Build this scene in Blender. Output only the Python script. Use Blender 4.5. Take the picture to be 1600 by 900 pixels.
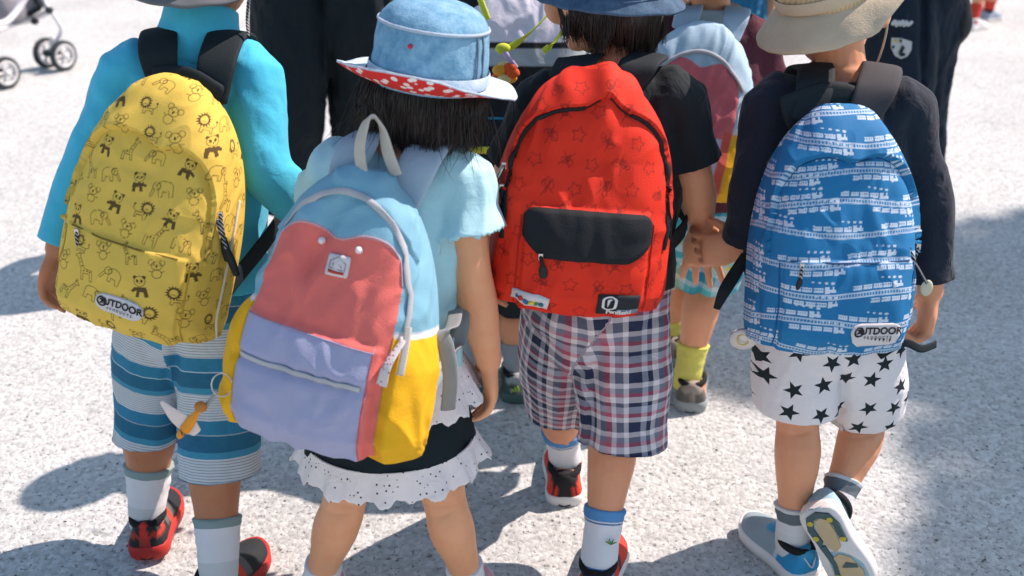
import bpy, math, random
import numpy as np
from mathutils import Vector, Matrix

rad = math.radians
scn = bpy.context.scene
for o in list(bpy.data.objects):
    bpy.data.objects.remove(o)
COL = scn.collection

# ------------------------------------------------------------------ camera
H, PITCH, FPX = 1.26, rad(25), 1678.0
cam_d = bpy.data.cameras.new('camera')
cam = bpy.data.objects.new('camera', cam_d)
COL.objects.link(cam)
cam.location = (0, 0, H)
cam.rotation_euler = (rad(90) - PITCH, 0, 0)
cam_d.sensor_width = 36
cam_d.lens = 36 * FPX / 1600
cam_d.clip_start = 0.05
cam_d.clip_end = 2000
cam_d.dof.use_dof = True
cam_d.dof.focus_distance = 1.68
cam_d.dof.aperture_fstop = 4.0
scn.camera = cam

# ------------------------------------------------------------------ sky, sun, exposure
SUN_AZ, SUN_EL = rad(66), rad(49)          # azimuth measured from +Y (forward) towards +X (right)
world = bpy.data.worlds.new('World')
scn.world = world
world.use_nodes = True
wn = world.node_tree
wn.nodes.clear()
sky = wn.nodes.new('ShaderNodeTexSky')
sky.sky_type = 'NISHITA'
sky.sun_disc = False
sky.sun_elevation = SUN_EL
sky.sun_rotation = SUN_AZ
sky.ozone_density = 1.0
sky.air_density = 1.2
bg = wn.nodes.new('ShaderNodeBackground')
bg.inputs['Strength'].default_value = 0.125
wo = wn.nodes.new('ShaderNodeOutputWorld')
wn.links.new(sky.outputs[0], bg.inputs[0])
wn.links.new(bg.outputs[0], wo.inputs[0])
sun_d = bpy.data.lights.new('sun', 'SUN')
sun_d.energy = 5.0
sun_d.angle = rad(0.53)
sun_d.color = (1.0, 0.81, 0.74)
sun = bpy.data.objects.new('sun', sun_d)
COL.objects.link(sun)
to_sun = Vector((math.sin(SUN_AZ) * math.cos(SUN_EL), math.cos(SUN_AZ) * math.cos(SUN_EL), math.sin(SUN_EL)))
sun.rotation_euler = to_sun.to_track_quat('Z', 'Y').to_euler()
sun.location = to_sun * 20
vs = scn.view_settings
vs.view_transform = 'Standard'
vs.look = 'None'
vs.exposure = 0.52
vs.gamma = 1
vs.use_curve_mapping = False
scn.cycles.max_bounces = 6
scn.cycles.use_denoising = True

# ------------------------------------------------------------------ helpers
A = np.array
CP, SP = math.cos(PITCH), math.sin(PITCH)


def P(px, py, Y):
    """point seen at photo pixel (px, py) at distance Y in front of the camera"""
    u, v = px - 800.0, py - 450.0
    dy = FPX * CP - v * SP
    dz = -FPX * SP - v * CP
    t = Y / dy
    return A([u * t, Y, H + dz * t])


def G(px, py):
    """ground point seen at photo pixel"""
    u, v = px - 800.0, py - 450.0
    dy = FPX * CP - v * SP
    dz = -FPX * SP - v * CP
    t = H / -dz
    return A([u * t, dy * t, 0.0])


def nrm(v):
    v = A(v, float)
    return v / (np.linalg.norm(v) + 1e-12)


def pn(p, seed=0):
    """vectorised gradient noise, roughly -1..1"""
    p = np.asarray(p, float)
    i = np.floor(p).astype(np.int64)
    f = p - i
    w = f * f * f * (f * (f * 6 - 15) + 10)
    r = np.zeros(len(p))
    for dx in (0, 1):
        for dy in (0, 1):
            for dz in (0, 1):
                h = ((i[:, 0] + dx) * 374761393 + (i[:, 1] + dy) * 668265263 + (i[:, 2] + dz) * 2147483647 + seed * 974711) & 0xffffffff
                h = ((h ^ (h >> 13)) * 1274126177) & 0xffffffff
                h = h ^ (h >> 16)
                a = (h & 1023) / 1023 * 6.2831853
                z = ((h >> 10) & 1023) / 511.5 - 1
                s = np.sqrt(np.maximum(0, 1 - z * z))
                g = s * np.cos(a) * (f[:, 0] - dx) + s * np.sin(a) * (f[:, 1] - dy) + z * (f[:, 2] - dz)
                r += g * (w[:, 0] if dx else 1 - w[:, 0]) * (w[:, 1] if dy else 1 - w[:, 1]) * (w[:, 2] if dz else 1 - w[:, 2])
    return r * 1.6


def sstep(a, b, x):
    t = np.clip((x - a) / (b - a), 0, 1)
    return t * t * (3 - 2 * t)


def build_mesh(name, V, F):
    me = bpy.data.meshes.new(name)
    V = np.asarray(V, np.float32)
    if isinstance(F, np.ndarray):
        k = F.shape[1]
        me.vertices.add(len(V))
        me.vertices.foreach_set('co', V.ravel())
        me.loops.add(F.size)
        me.loops.foreach_set('vertex_index', F.ravel().astype(np.int32))
        me.polygons.add(len(F))
        me.polygons.foreach_set('loop_start', np.arange(0, F.size, k, dtype=np.int32))
        me.polygons.foreach_set('loop_total', np.full(len(F), k, np.int32))
        me.update(calc_edges=True)
    else:
        me.from_pydata(V.tolist(), [], [tuple(int(a) for a in f) for f in F])
        me.update()
    return me


def origin_of(o):
    p = A([0.0, 0, 0])
    while o is not None:
        p += A(o.location)
        o = o.parent
    return p


def tag(o, label=None, cat=None, group=None, kind=None):
    if label: o['label'] = label
    if cat: o['category'] = cat
    if group: o['group'] = group
    if kind: o['kind'] = kind
    return o


def empty(name, loc, label=None, cat=None, group=None):
    o = bpy.data.objects.new(name, None)
    o.empty_display_size = 0.05
    COL.objects.link(o)
    o.location = Vector([float(a) for a in loc])
    return tag(o, label, cat, group)


def part(name, geo, mat, parent=None, smooth=True, attrs=None, **kw):
    V, F = geo[0], geo[1]
    V = np.asarray(V, float)
    if parent is not None:
        V = V - origin_of(parent)
    me = build_mesh(name, V, F)
    mats = mat if isinstance(mat, (list, tuple)) else [mat]
    for m in mats:
        me.materials.append(m)
    if smooth:
        me.polygons.foreach_set('use_smooth', np.ones(len(me.polygons), bool))
    for an, arr in (attrs or {}).items():
        if an == 'col':
            at = me.color_attributes.new('col', 'FLOAT_COLOR', 'POINT')
            c = np.ones((len(V), 4), np.float32)
            c[:, :3] = arr
            at.data.foreach_set('color', c.ravel())
        elif an == 'midx':
            me.polygons.foreach_set('material_index', np.asarray(arr, np.int32))
        else:
            at = me.attributes.new(an, 'FLOAT_VECTOR', 'POINT')
            at.data.foreach_set('vector', np.asarray(arr, np.float32).ravel())
    o = bpy.data.objects.new(name, me)
    COL.objects.link(o)
    if parent is not None:
        o.parent = parent
    return tag(o, **kw)


def merge(geos):
    Vs, Fs, n = [], [], 0
    for V, F in geos:
        Vs.append(np.asarray(V, float))
        Fs += [tuple(int(a) + n for a in f) for f in F]
        n += len(V)
    return np.vstack(Vs), Fs


def cr(pts, sub):
    """Catmull-Rom resample of rows"""
    pts = np.asarray(pts, float)
    if pts.ndim == 1:
        pts = pts[:, None]
    n = len(pts)
    if n == 2 or sub == 1:
        t = np.linspace(0, n - 1, (n - 1) * sub + 1)
        return np.stack([np.interp(t, np.arange(n), pts[:, k]) for k in range(pts.shape[1])], 1)
    ext = np.vstack([2 * pts[0] - pts[1], pts, 2 * pts[-1] - pts[-2]])
    out = []
    for i in range(n - 1):
        p0, p1, p2, p3 = ext[i:i + 4]
        for k in range(sub):
            t = k / sub
            out.append(0.5 * (2 * p1 + (p2 - p0) * t + (2 * p0 - 5 * p1 + 4 * p2 - p3) * t * t + (3 * p1 - p0 - 3 * p2 + p3) * t ** 3))
    out.append(pts[-1])
    return A(out)


def tube(pts, rads, n=14, sub=4, ref=None, sq=1.0, cap='round'):
    pts = np.asarray(pts, float)
    r = np.asarray(rads, float)
    if r.ndim == 0: r = np.full(len(pts), float(r))
    if r.ndim == 1: r = np.stack([r, r], 1)
    C = cr(pts, sub)
    R = np.maximum(cr(r, sub), 1e-4)
    T = np.gradient(C, axis=0)
    T /= np.linalg.norm(T, axis=1)[:, None] + 1e-12
    rings = []
    if ref is not None:
        ref = np.asarray(ref, float)
        RF = cr(ref, sub) if ref.ndim == 2 else np.tile(ref, (len(C), 1))
    s = None
    th = np.arange(n) / n * 2 * math.pi
    ct = np.sign(np.cos(th)) * np.abs(np.cos(th)) ** sq
    st = np.sign(np.sin(th)) * np.abs(np.sin(th)) ** sq
    S = []
    for k in range(len(C)):
        t = T[k]
        if ref is not None:
            s = nrm(RF[k] - RF[k].dot(t) * t)
        else:
            if s is None:
                a = A([0, 0, 1.0]) if abs(t[2]) < 0.9 else A([1.0, 0, 0])
                s = nrm(np.cross(t, a))
            s = nrm(s - s.dot(t) * t)
        S.append(s)
    def ring(c, s, t, ra, rb):
        f = np.cross(t, s)
        return c + np.outer(ct * ra, s) + np.outer(st * rb, f)
    for k in range(len(C)):
        rings.append(ring(C[k], S[k], T[k], R[k, 0], R[k, 1]))
    if cap == 'round':
        pre, post = [], []
        for a in (0.35, 0.7, 0.92):
            m0, m1 = min(R[0]), min(R[-1])
            pre.append(ring(C[0] - T[0] * m0 * a, S[0], T[0], R[0, 0] * math.sqrt(1 - a * a), R[0, 1] * math.sqrt(1 - a * a)))
            post.append(ring(C[-1] + T[-1] * m1 * a, S[-1], T[-1], R[-1, 0] * math.sqrt(1 - a * a), R[-1, 1] * math.sqrt(1 - a * a)))
        rings = pre[::-1] + rings + post
    return loft(rings)


def loft(rings, caps=True, closed=True):
    n = len(rings[0])
    V = np.vstack(rings)
    F = []
    m = n if closed else n - 1
    for k in range(len(rings) - 1):
        a, b = k * n, (k + 1) * n
        for j in range(m):
            j2 = (j + 1) % n
            F.append((a + j, a + j2, b + j2, b + j))
    if caps:
        F.append(tuple(range(n))[::-1])
        F.append(tuple(range((len(rings) - 1) * n, len(rings) * n)))
    return V, F


def ball(c, r, rot=None, nu=20, nv=12):
    r = A(r if hasattr(r, '__len__') else (r, r, r), float)
    V, F = [], []
    for i in range(1, nv):
        ph = math.pi * i / nv
        for j in range(nu):
            th = 2 * math.pi * j / nu
            V.append((math.sin(ph) * math.cos(th), math.sin(ph) * math.sin(th), math.cos(ph)))
    V += [(0, 0, 1), (0, 0, -1)]
    for i in range(nv - 2):
        for j in range(nu):
            j2 = (j + 1) % nu
            F.append((i * nu + j, (i + 1) * nu + j, (i + 1) * nu + j2, i * nu + j2))
    t, b = len(V) - 2, len(V) - 1
    for j in range(nu):
        j2 = (j + 1) % nu
        F.append((t, j, j2))
        F.append((b, (nv - 2) * nu + j2, (nv - 2) * nu + j))
    V = A(V) * r
    if rot is not None:
        V = V @ A(rot).T
    return V + A(c), F


def voxel(geos, size, smooth=3, fac=0.5):
    """join closed shapes into one continuous surface"""
    V, F = merge(geos)
    me = bpy.data.meshes.new('tmp')
    me.from_pydata(V.tolist(), [], F)
    o = bpy.data.objects.new('tmp', me)
    COL.objects.link(o)
    m = o.modifiers.new('r', 'REMESH')
    m.mode = 'VOXEL'
    m.voxel_size = size
    if smooth:
        s = o.modifiers.new('s', 'SMOOTH')
        s.factor = fac
        s.iterations = smooth
    dg = bpy.context.evaluated_depsgraph_get()
    ev = o.evaluated_get(dg)
    em = ev.to_mesh()
    V = np.empty(len(em.vertices) * 3, np.float32)
    em.vertices.foreach_get('co', V)
    V = V.reshape(-1, 3).astype(float)
    L = np.empty(len(em.loops), np.int32)
    em.loops.foreach_get('vertex_index', L)
    N = np.empty(len(em.vertices) * 3, np.float32)
    em.vertices.foreach_get('normal', N)
    N = N.reshape(-1, 3).astype(float)
    tot = np.empty(len(em.polygons), np.int32)
    em.polygons.foreach_get('loop_total', tot)
    if (tot == 4).all():
        F = L.reshape(-1, 4)
    else:
        F = [tuple(p.vertices) for p in em.polygons]
    ev.to_mesh_clear()
    bpy.data.objects.remove(o)
    bpy.data.meshes.remove(me)
    return V, F, N


def box(c, sx, sy, sz, rot=None):
    V = A([(x, y, z) for x in (-.5, .5) for y in (-.5, .5) for z in (-.5, .5)]) * A([sx, sy, sz])
    if rot is not None: V = V @ A(rot).T
    F = [(0, 1, 3, 2), (4, 6, 7, 5), (0, 4, 5, 1), (2, 3, 7, 6), (0, 2, 6, 4), (1, 5, 7, 3)]
    return V + A(c), F


DN = A([0, 0, -1.0])

# ------------------------------------------------------------------ materials
MATS = {}


def ramp(nt, stops, interp='CONSTANT'):
    r = nt.nodes.new('ShaderNodeValToRGB')
    r.color_ramp.interpolation = interp
    el = r.color_ramp.elements
    while len(el) < len(stops): el.new(0.5)
    for e, (p, c) in zip(el, stops):
        e.position = p
        e.color = (*c, 1) if len(c) == 3 else c
    return r


def math_n(nt, op, a, b=None, c=None):
    m = nt.nodes.new('ShaderNodeMath')
    m.operation = op
    for i, x in enumerate((a, b, c)):
        if x is None: continue
        if isinstance(x, (int, float)): m.inputs[i].default_value = x
        else: nt.links.new(x, m.inputs[i])
    return m.outputs[0]


def mat(name, color=(0.5, 0.5, 0.5), rough=0.85, attr=None, var=0.10, bump=(320, 0.15), wrinkle=0.0, sss=0.0, sheen=0.0, spec=0.25,
        metal=0.0, color_fn=None, coat=0.0, alpha_fn=None):
    if name in MATS: return MATS[name]
    m = bpy.data.materials.new(name)
    m.use_nodes = True
    nt = m.node_tree
    b = nt.nodes['Principled BSDF']
    b.inputs['Roughness'].default_value = rough
    b.inputs['Specular IOR Level'].default_value = spec
    b.inputs['Metallic'].default_value = metal
    if sheen:
        b.inputs['Sheen Weight'].default_value = sheen
    if coat: b.inputs['Coat Weight'].default_value = coat
    if sss:
        b.inputs['Subsurface Weight'].default_value = sss
        b.inputs['Subsurface Radius'].default_value = (0.012, 0.005, 0.002)
        b.inputs['Subsurface Scale'].default_value = 1.0
    tc = nt.nodes.new('ShaderNodeTexCoord')
    if color_fn:
        src = color_fn(nt, tc)
    elif attr:
        an = nt.nodes.new('ShaderNodeAttribute')
        an.attribute_name = attr
        src = an.outputs['Color']
    else:
        rgb = nt.nodes.new('ShaderNodeRGB')
        rgb.outputs[0].default_value = (*color, 1)
        src = rgb.outputs[0]
    if var:
        nz = nt.nodes.new('ShaderNodeTexNoise')
        nz.inputs['Scale'].default_value = 22
        nz.inputs['Detail'].default_value = 6
        nt.links.new(tc.outputs['Object'], nz.inputs['Vector'])
        mr = nt.nodes.new('ShaderNodeMapRange')
        mr.inputs[3].default_value = 1 - var * 1.6
        mr.inputs[4].default_value = 1 + var * 1.6
        nt.links.new(nz.outputs[0], mr.inputs[0])
        mx = nt.nodes.new('ShaderNodeVectorMath')
        mx.operation = 'SCALE'
        nt.links.new(src, mx.inputs[0])
        nt.links.new(mr.outputs[0], mx.inputs[3])
        src = mx.outputs[0]
    nt.links.new(src, b.inputs['Base Color'])
    last = None
    if wrinkle:
        nw = nt.nodes.new('ShaderNodeTexNoise')
        nw.inputs['Scale'].default_value = 26
        nw.inputs['Detail'].default_value = 3
        nw.inputs['Distortion'].default_value = 1.2
        nt.links.new(tc.outputs['Object'], nw.inputs['Vector'])
        bp = nt.nodes.new('ShaderNodeBump')
        bp.inputs['Strength'].default_value = wrinkle
        bp.inputs['Distance'].default_value = 0.01
        nt.links.new(nw.outputs[0], bp.inputs['Height'])
        last = bp.outputs[0]
    if bump:
        n2 = nt.nodes.new('ShaderNodeTexNoise')
        n2.inputs['Scale'].default_value = bump[0]
        n2.inputs['Detail'].default_value = 2
        nt.links.new(tc.outputs['Object'], n2.inputs['Vector'])
        bp = nt.nodes.new('ShaderNodeBump')
        bp.inputs['Strength'].default_value = bump[1]
        bp.inputs['Distance'].default_value = 0.002
        nt.links.new(n2.outputs[0], bp.inputs['Height'])
        if last: nt.links.new(last, bp.inputs['Normal'])
        last = bp.outputs[0]
    if last: nt.links.new(last, b.inputs['Normal'])
    MATS[name] = m
    return m


def pat_uv(nt):
    an = nt.nodes.new('ShaderNodeAttribute')
    an.attribute_name = 'pat'
    sp = nt.nodes.new('ShaderNodeSeparateXYZ')
    nt.links.new(an.outputs['Vector'], sp.inputs[0])
    return sp.outputs[0], sp.outputs[1], an.outputs['Vector']


def plaid(stU, stV, pu, pv):
    def fn(nt, tc):
        u, v, _ = pat_uv(nt)
        fu = math_n(nt, 'FRACT', math_n(nt, 'DIVIDE', math_n(nt, 'ADD', u, 10.0), pu))
        fv = math_n(nt, 'FRACT', math_n(nt, 'DIVIDE', math_n(nt, 'ADD', v, 10.0), pv))
        ru, rv = ramp(nt, stU), ramp(nt, stV)
        nt.links.new(fu, ru.inputs[0])
        nt.links.new(fv, rv.inputs[0])
        mx = nt.nodes.new('ShaderNodeMix')
        mx.data_type = 'RGBA'
        mx.inputs[0].default_value = 0.5
        nt.links.new(ru.outputs[0], mx.inputs[6])
        nt.links.new(rv.outputs[0], mx.inputs[7])
        return mx.outputs[2]
    return fn


def stripes(stops, period, fine=None, v0=0.0):
    def fn(nt, tc):
        u, v, _ = pat_uv(nt)
        fv = math_n(nt, 'FRACT', math_n(nt, 'DIVIDE', math_n(nt, 'ADD', v, period * 100 + v0), period))
        r = ramp(nt, stops)
        nt.links.new(fv, r.inputs[0])
        out = r.outputs[0]
        if fine:
            ff = math_n(nt, 'FRACT', math_n(nt, 'DIVIDE', v, fine[0]))
            g = math_n(nt, 'GREATER_THAN', ff, fine[1])
            sp = nt.nodes.new('ShaderNodeSeparateColor')
            nt.links.new(out, sp.inputs[0])
            light = math_n(nt, 'GREATER_THAN', sp.outputs[0], 0.25)
            k = math_n(nt, 'MULTIPLY', math_n(nt, 'MULTIPLY', g, light), 0.75)
            mx = nt.nodes.new('ShaderNodeMix')
            mx.data_type = 'RGBA'
            nt.links.new(k, mx.inputs[0])
            nt.links.new(out, mx.inputs[6])
            mx.inputs[7].default_value = (*fine[2], 1)
            out = mx.outputs[2]
        return out
    return fn


def stars_fn(base, star, scale, size):
    def fn(nt, tc):
        u, v, vec = pat_uv(nt)
        vo = nt.nodes.new('ShaderNodeTexVoronoi')
        vo.voronoi_dimensions = '2D'
        vo.inputs['Scale'].default_value = scale
        vo.inputs['Randomness'].default_value = 0.55
        nt.links.new(vec, vo.inputs['Vector'])
        sub = nt.nodes.new('ShaderNodeVectorMath')
        sub.operation = 'SUBTRACT'
        sc = nt.nodes.new('ShaderNodeVectorMath')
        sc.operation = 'SCALE'
        sc.inputs[3].default_value = 1.0
        nt.links.new(vec, sc.inputs[0])
        nt.links.new(sc.outputs[0], sub.inputs[0])
        nt.links.new(vo.outputs['Position'], sub.inputs[1])
        sp = nt.nodes.new('ShaderNodeSeparateXYZ')
        nt.links.new(sub.outputs[0], sp.inputs[0])
        sc2 = nt.nodes.new('ShaderNodeSeparateColor')
        nt.links.new(vo.outputs['Color'], sc2.inputs[0])
        ang = math_n(nt, 'ARCTAN2', sp.outputs[1], sp.outputs[0])
        ang = math_n(nt, 'ADD', ang, math_n(nt, 'MULTIPLY', sc2.outputs[0], 6.28))
        ang = math_n(nt, 'ADD', ang, 12.566)
        a = math_n(nt, 'FRACT', math_n(nt, 'DIVIDE', ang, 2 * math.pi / 5))
        a = math_n(nt, 'MULTIPLY', math_n(nt, 'ABSOLUTE', math_n(nt, 'SUBTRACT', a, 0.5)), 2 * math.pi / 5)   # 0 at tip direction
        r = math_n(nt, 'POWER', math_n(nt, 'ADD', math_n(nt, 'MULTIPLY', sp.outputs[0], sp.outputs[0]), math_n(nt, 'MULTIPLY', sp.outputs[1], sp.outputs[1])), 0.5)
        x = math_n(nt, 'MULTIPLY', r, math_n(nt, 'COSINE', a))
        y = math_n(nt, 'MULTIPLY', r, math_n(nt, 'SINE', a))
        # line from tip (R,0) to inner (k cos36, k sin36)
        Rr, k = size, size * 0.42
        ix, iy = k * math.cos(math.pi / 5), k * math.sin(math.pi / 5)
        nx, ny = iy, Rr - ix
        c = nx * Rr
        d = math_n(nt, 'ADD', math_n(nt, 'MULTIPLY', x, nx), math_n(nt, 'MULTIPLY', y, ny))
        inside = math_n(nt, 'LESS_THAN', d, c)
        mx = nt.nodes.new('ShaderNodeMix')
        mx.data_type = 'RGBA'
        nt.links.new(inside, mx.inputs[0])
        mx.inputs[6].default_value = (*base, 1)
        mx.inputs[7].default_value = (*star, 1)
        return mx.outputs[2]
    return fn


def dots_fn(base, dot, scale, thr, rnd=0.6):
    def fn(nt, tc):
        vo = nt.nodes.new('ShaderNodeTexVoronoi')
        vo.inputs['Scale'].default_value = scale
        vo.inputs['Randomness'].default_value = rnd
        nt.links.new(tc.outputs['Object'], vo.inputs['Vector'])
        g = math_n(nt, 'LESS_THAN', vo.outputs['Distance'], thr)
        mx = nt.nodes.new('ShaderNodeMix')
        mx.data_type = 'RGBA'
        nt.links.new(g, mx.inputs[0])
        mx.inputs[6].default_value = (*base, 1)
        mx.inputs[7].default_value = (*dot, 1)
        return mx.outputs[2]
    return fn


def denim_fn(base, pale):
    def fn(nt, tc):
        nz = nt.nodes.new('ShaderNodeTexNoise')
        nz.inputs['Scale'].default_value = 60
        nz.inputs['Detail'].default_value = 8
        nz.inputs['Roughness'].default_value = 0.75
        nt.links.new(tc.outputs['Object'], nz.inputs['Vector'])
        r = ramp(nt, [(0.35, base), (0.7, pale)], 'LINEAR')
        nt.links.new(nz.outputs[0], r.inputs[0])
        return r.outputs[0]
    return fn


def skin_fn(c):
    def fn(nt, tc):
        nz = nt.nodes.new('ShaderNodeTexNoise')
        nz.inputs['Scale'].default_value = 20
        nz.inputs['Detail'].default_value = 7
        nz.inputs['Roughness'].default_value = 0.65
        nt.links.new(tc.outputs['Object'], nz.inputs['Vector'])
        r = ramp(nt, [(0.30, (c[0] * 0.96, c[1] * 0.88, c[2] * 0.85)), (0.52, c), (0.75, (min(1, c[0] * 1.02), c[1] * 1.04, c[2] * 1.05))], 'LINEAR')
        nt.links.new(nz.outputs[0], r.inputs[0])
        return r.outputs[0]
    return fn


def skin(name, c):
    return mat(name, c, rough=0.5, sss=0.15, var=0.03, bump=(420, 0.12), spec=0.4, color_fn=skin_fn(c))


SKIN1 = skin('skin_tan', (0.47, 0.195, 0.095))
SKIN2 = skin('skin_warm', (0.78, 0.375, 0.195))
SKIN3 = skin('skin_light', (0.70, 0.325, 0.175))
BLACKWEB = mat('black_webbing', (0.009, 0.017, 0.021), rough=0.75, bump=(700, 0.4), var=0.1)
METAL = mat('zip_metal', (0.55, 0.55, 0.53), rough=0.35, metal=1.0, bump=None)
HAIR = mat('black_hair', (0.014, 0.009, 0.007), rough=0.36, var=0.2, bump=None, spec=0.5)
HAIRB = mat('brown_black_hair', (0.020, 0.012, 0.009), rough=0.42, var=0.2, bump=None, spec=0.5)
EYEW = mat('eye_white', (0.75, 0.73, 0.70), rough=0.25, bump=None, var=0)
EYEB = mat('eye_dark', (0.012, 0.008, 0.006), rough=0.15, bump=None, var=0)

# ------------------------------------------------------------------ ground
def ground_mat():
    m = bpy.data.materials.new('pale_gravel_asphalt')
    m.use_nodes = True
    nt = m.node_tree
    b = nt.nodes['Principled BSDF']
    b.inputs['Roughness'].default_value = 0.9
    b.inputs['Specular IOR Level'].default_value = 0.0
    tc = nt.nodes.new('ShaderNodeTexCoord')
    def noise(s, d=4, r=0.55, dist=0):
        n = nt.nodes.new('ShaderNodeTexNoise')
        n.inputs['Scale'].default_value = s
        n.inputs['Detail'].default_value = d
        n.inputs['Roughness'].default_value = r
        n.inputs['Distortion'].default_value = dist
        nt.links.new(tc.outputs['Object'], n.inputs['Vector'])
        return n.outputs[0]
    big = noise(1.3, 5)
    grain = noise(80, 6, 0.74)
    vo = nt.nodes.new('ShaderNodeTexVoronoi')
    vo.inputs['Scale'].default_value = 95
    nt.links.new(tc.outputs['Object'], vo.inputs['Vector'])
    r1 = ramp(nt, [(0.28, (0.13, 0.135, 0.13)), (0.36, (0.40, 0.425, 0.41)), (0.44, (0.545, 0.575, 0.555)), (0.75, (0.63, 0.66, 0.64))], 'LINEAR')
    nt.links.new(grain, r1.inputs[0])
    # single stones a little darker or lighter
    sc = nt.nodes.new('ShaderNodeSeparateColor')
    nt.links.new(vo.outputs['Color'], sc.inputs[0])
    mr = nt.nodes.new('ShaderNodeMapRange')
    mr.inputs[3].default_value = 0.78
    mr.inputs[4].default_value = 1.12
    nt.links.new(sc.outputs[0], mr.inputs[0])
    mr2 = nt.nodes.new('ShaderNodeMapRange')
    mr2.inputs[1].default_value = 0.3
    mr2.inputs[2].default_value = 0.7
    mr2.inputs[3].default_value = 0.85
    mr2.inputs[4].default_value = 1.07
    nt.links.new(big, mr2.inputs[0])
    k = math_n(nt, 'MULTIPLY', mr.outputs[0], mr2.outputs[0])
    pit = noise(105, 3, 0.6, 0.5)          # small dark pits between the stones
    mr3 = nt.nodes.new('ShaderNodeMapRange')
    mr3.inputs[1].default_value = 0.60
    mr3.inputs[2].default_value = 0.66
    mr3.inputs[3].default_value = 1.0
    mr3.inputs[4].default_value = 0.42
    nt.links.new(pit, mr3.inputs[0])
    k = math_n(nt, 'MULTIPLY', k, mr3.outputs[0])
    mx = nt.nodes.new('ShaderNodeVectorMath')
    mx.operation = 'SCALE'
    nt.links.new(r1.outputs[0], mx.inputs[0])
    nt.links.new(k, mx.inputs[3])
    nt.links.new(mx.outputs[0], b.inputs['Base Color'])
    bp = nt.nodes.new('ShaderNodeBump')
    bp.inputs['Strength'].default_value = 0.75
    bp.inputs['Distance'].default_value = 0.0042
    hh = math_n(nt, 'ADD', math_n(nt, 'MULTIPLY', grain, 1.4), math_n(nt, 'ADD', math_n(nt, 'MULTIPLY', vo.outputs['Distance'], -0.8), math_n(nt, 'MULTIPLY', mr3.outputs[0], 0.9)))
    nt.links.new(hh, bp.inputs['Height'])
    nt.links.new(bp.outputs[0], b.inputs['Normal'])
    return m


def ground():
    xs = np.concatenate([[-400, -60, -12], np.linspace(-4, 4, 41), [12, 60, 400]])
    ys = np.concatenate([[-400, -60, -12, -2], np.linspace(0, 8, 41), [16, 60, 400]])
    X, Y = np.meshgrid(xs, ys)
    Z = np.zeros_like(X)
    V = np.stack([X.ravel(), Y.ravel(), Z.ravel()], 1)
    n = len(xs)
    F = []
    for j in range(len(ys) - 1):
        for i in range(n - 1):
            F.append((j * n + i, j * n + i + 1, (j + 1) * n + i + 1, (j + 1) * n + i))
    part('ground', (V, F), ground_mat(), kind='structure', label='pale rough gravelly asphalt the children walk on', cat='ground')


ground()


def grit(n=900):
    r_ = np.random.default_rng(1)
    base = A([(1, 0, 0), (-1, 0, 0), (0, 1, 0), (0, -1, 0), (0, 0, 1), (0, 0, -1)], float)
    tri = [(0, 2, 4), (2, 1, 4), (1, 3, 4), (3, 0, 4), (2, 0, 5), (1, 2, 5), (3, 1, 5), (0, 3, 5)]
    V, F = [], []
    for k in range(n):
        y = 1.0 + 5.0 * r_.random() ** 1.6
        x = (r_.random() - .5) * 1.25 * y
        sz = r_.uniform(0.0010, 0.0030) * (1.5 if r_.random() < .05 else 1)
        a = r_.uniform(0, 6.28)
        M_ = A([[math.cos(a), -math.sin(a), 0], [math.sin(a), math.cos(a), 0], [0, 0, 1]])
        v = (base * A([r_.uniform(.8, 1.8), r_.uniform(.6, 1.1), r_.uniform(.5, .8)]) * r_.uniform(.8, 1.2, (6, 1)) * sz) @ M_.T + A([x, y, sz * .4])
        F += [tuple(i + 6 * k for i in t) for t in tri]
        V.append(v)
    part('loose_grit', (np.vstack(V), A(F)), mat('dark_grit', (0.16, 0.15, 0.14), rough=.95, var=.4, bump=None), smooth=False, kind='stuff', label='scattered dark grit and crumbs lying on the pale ground', cat='grit')


grit()

# ------------------------------------------------------------------ bodies
def frame_fwd(yaw):
    """forward and side (image right) for a person whose heading is yaw degrees right of straight away"""
    a = rad(yaw)
    return A([math.sin(a), math.cos(a), 0]), A([math.cos(a), -math.sin(a), 0])


def rot_about(v, ax, ang):
    return A(Matrix.Rotation(ang, 3, Vector(ax)) @ Vector(v))


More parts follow.
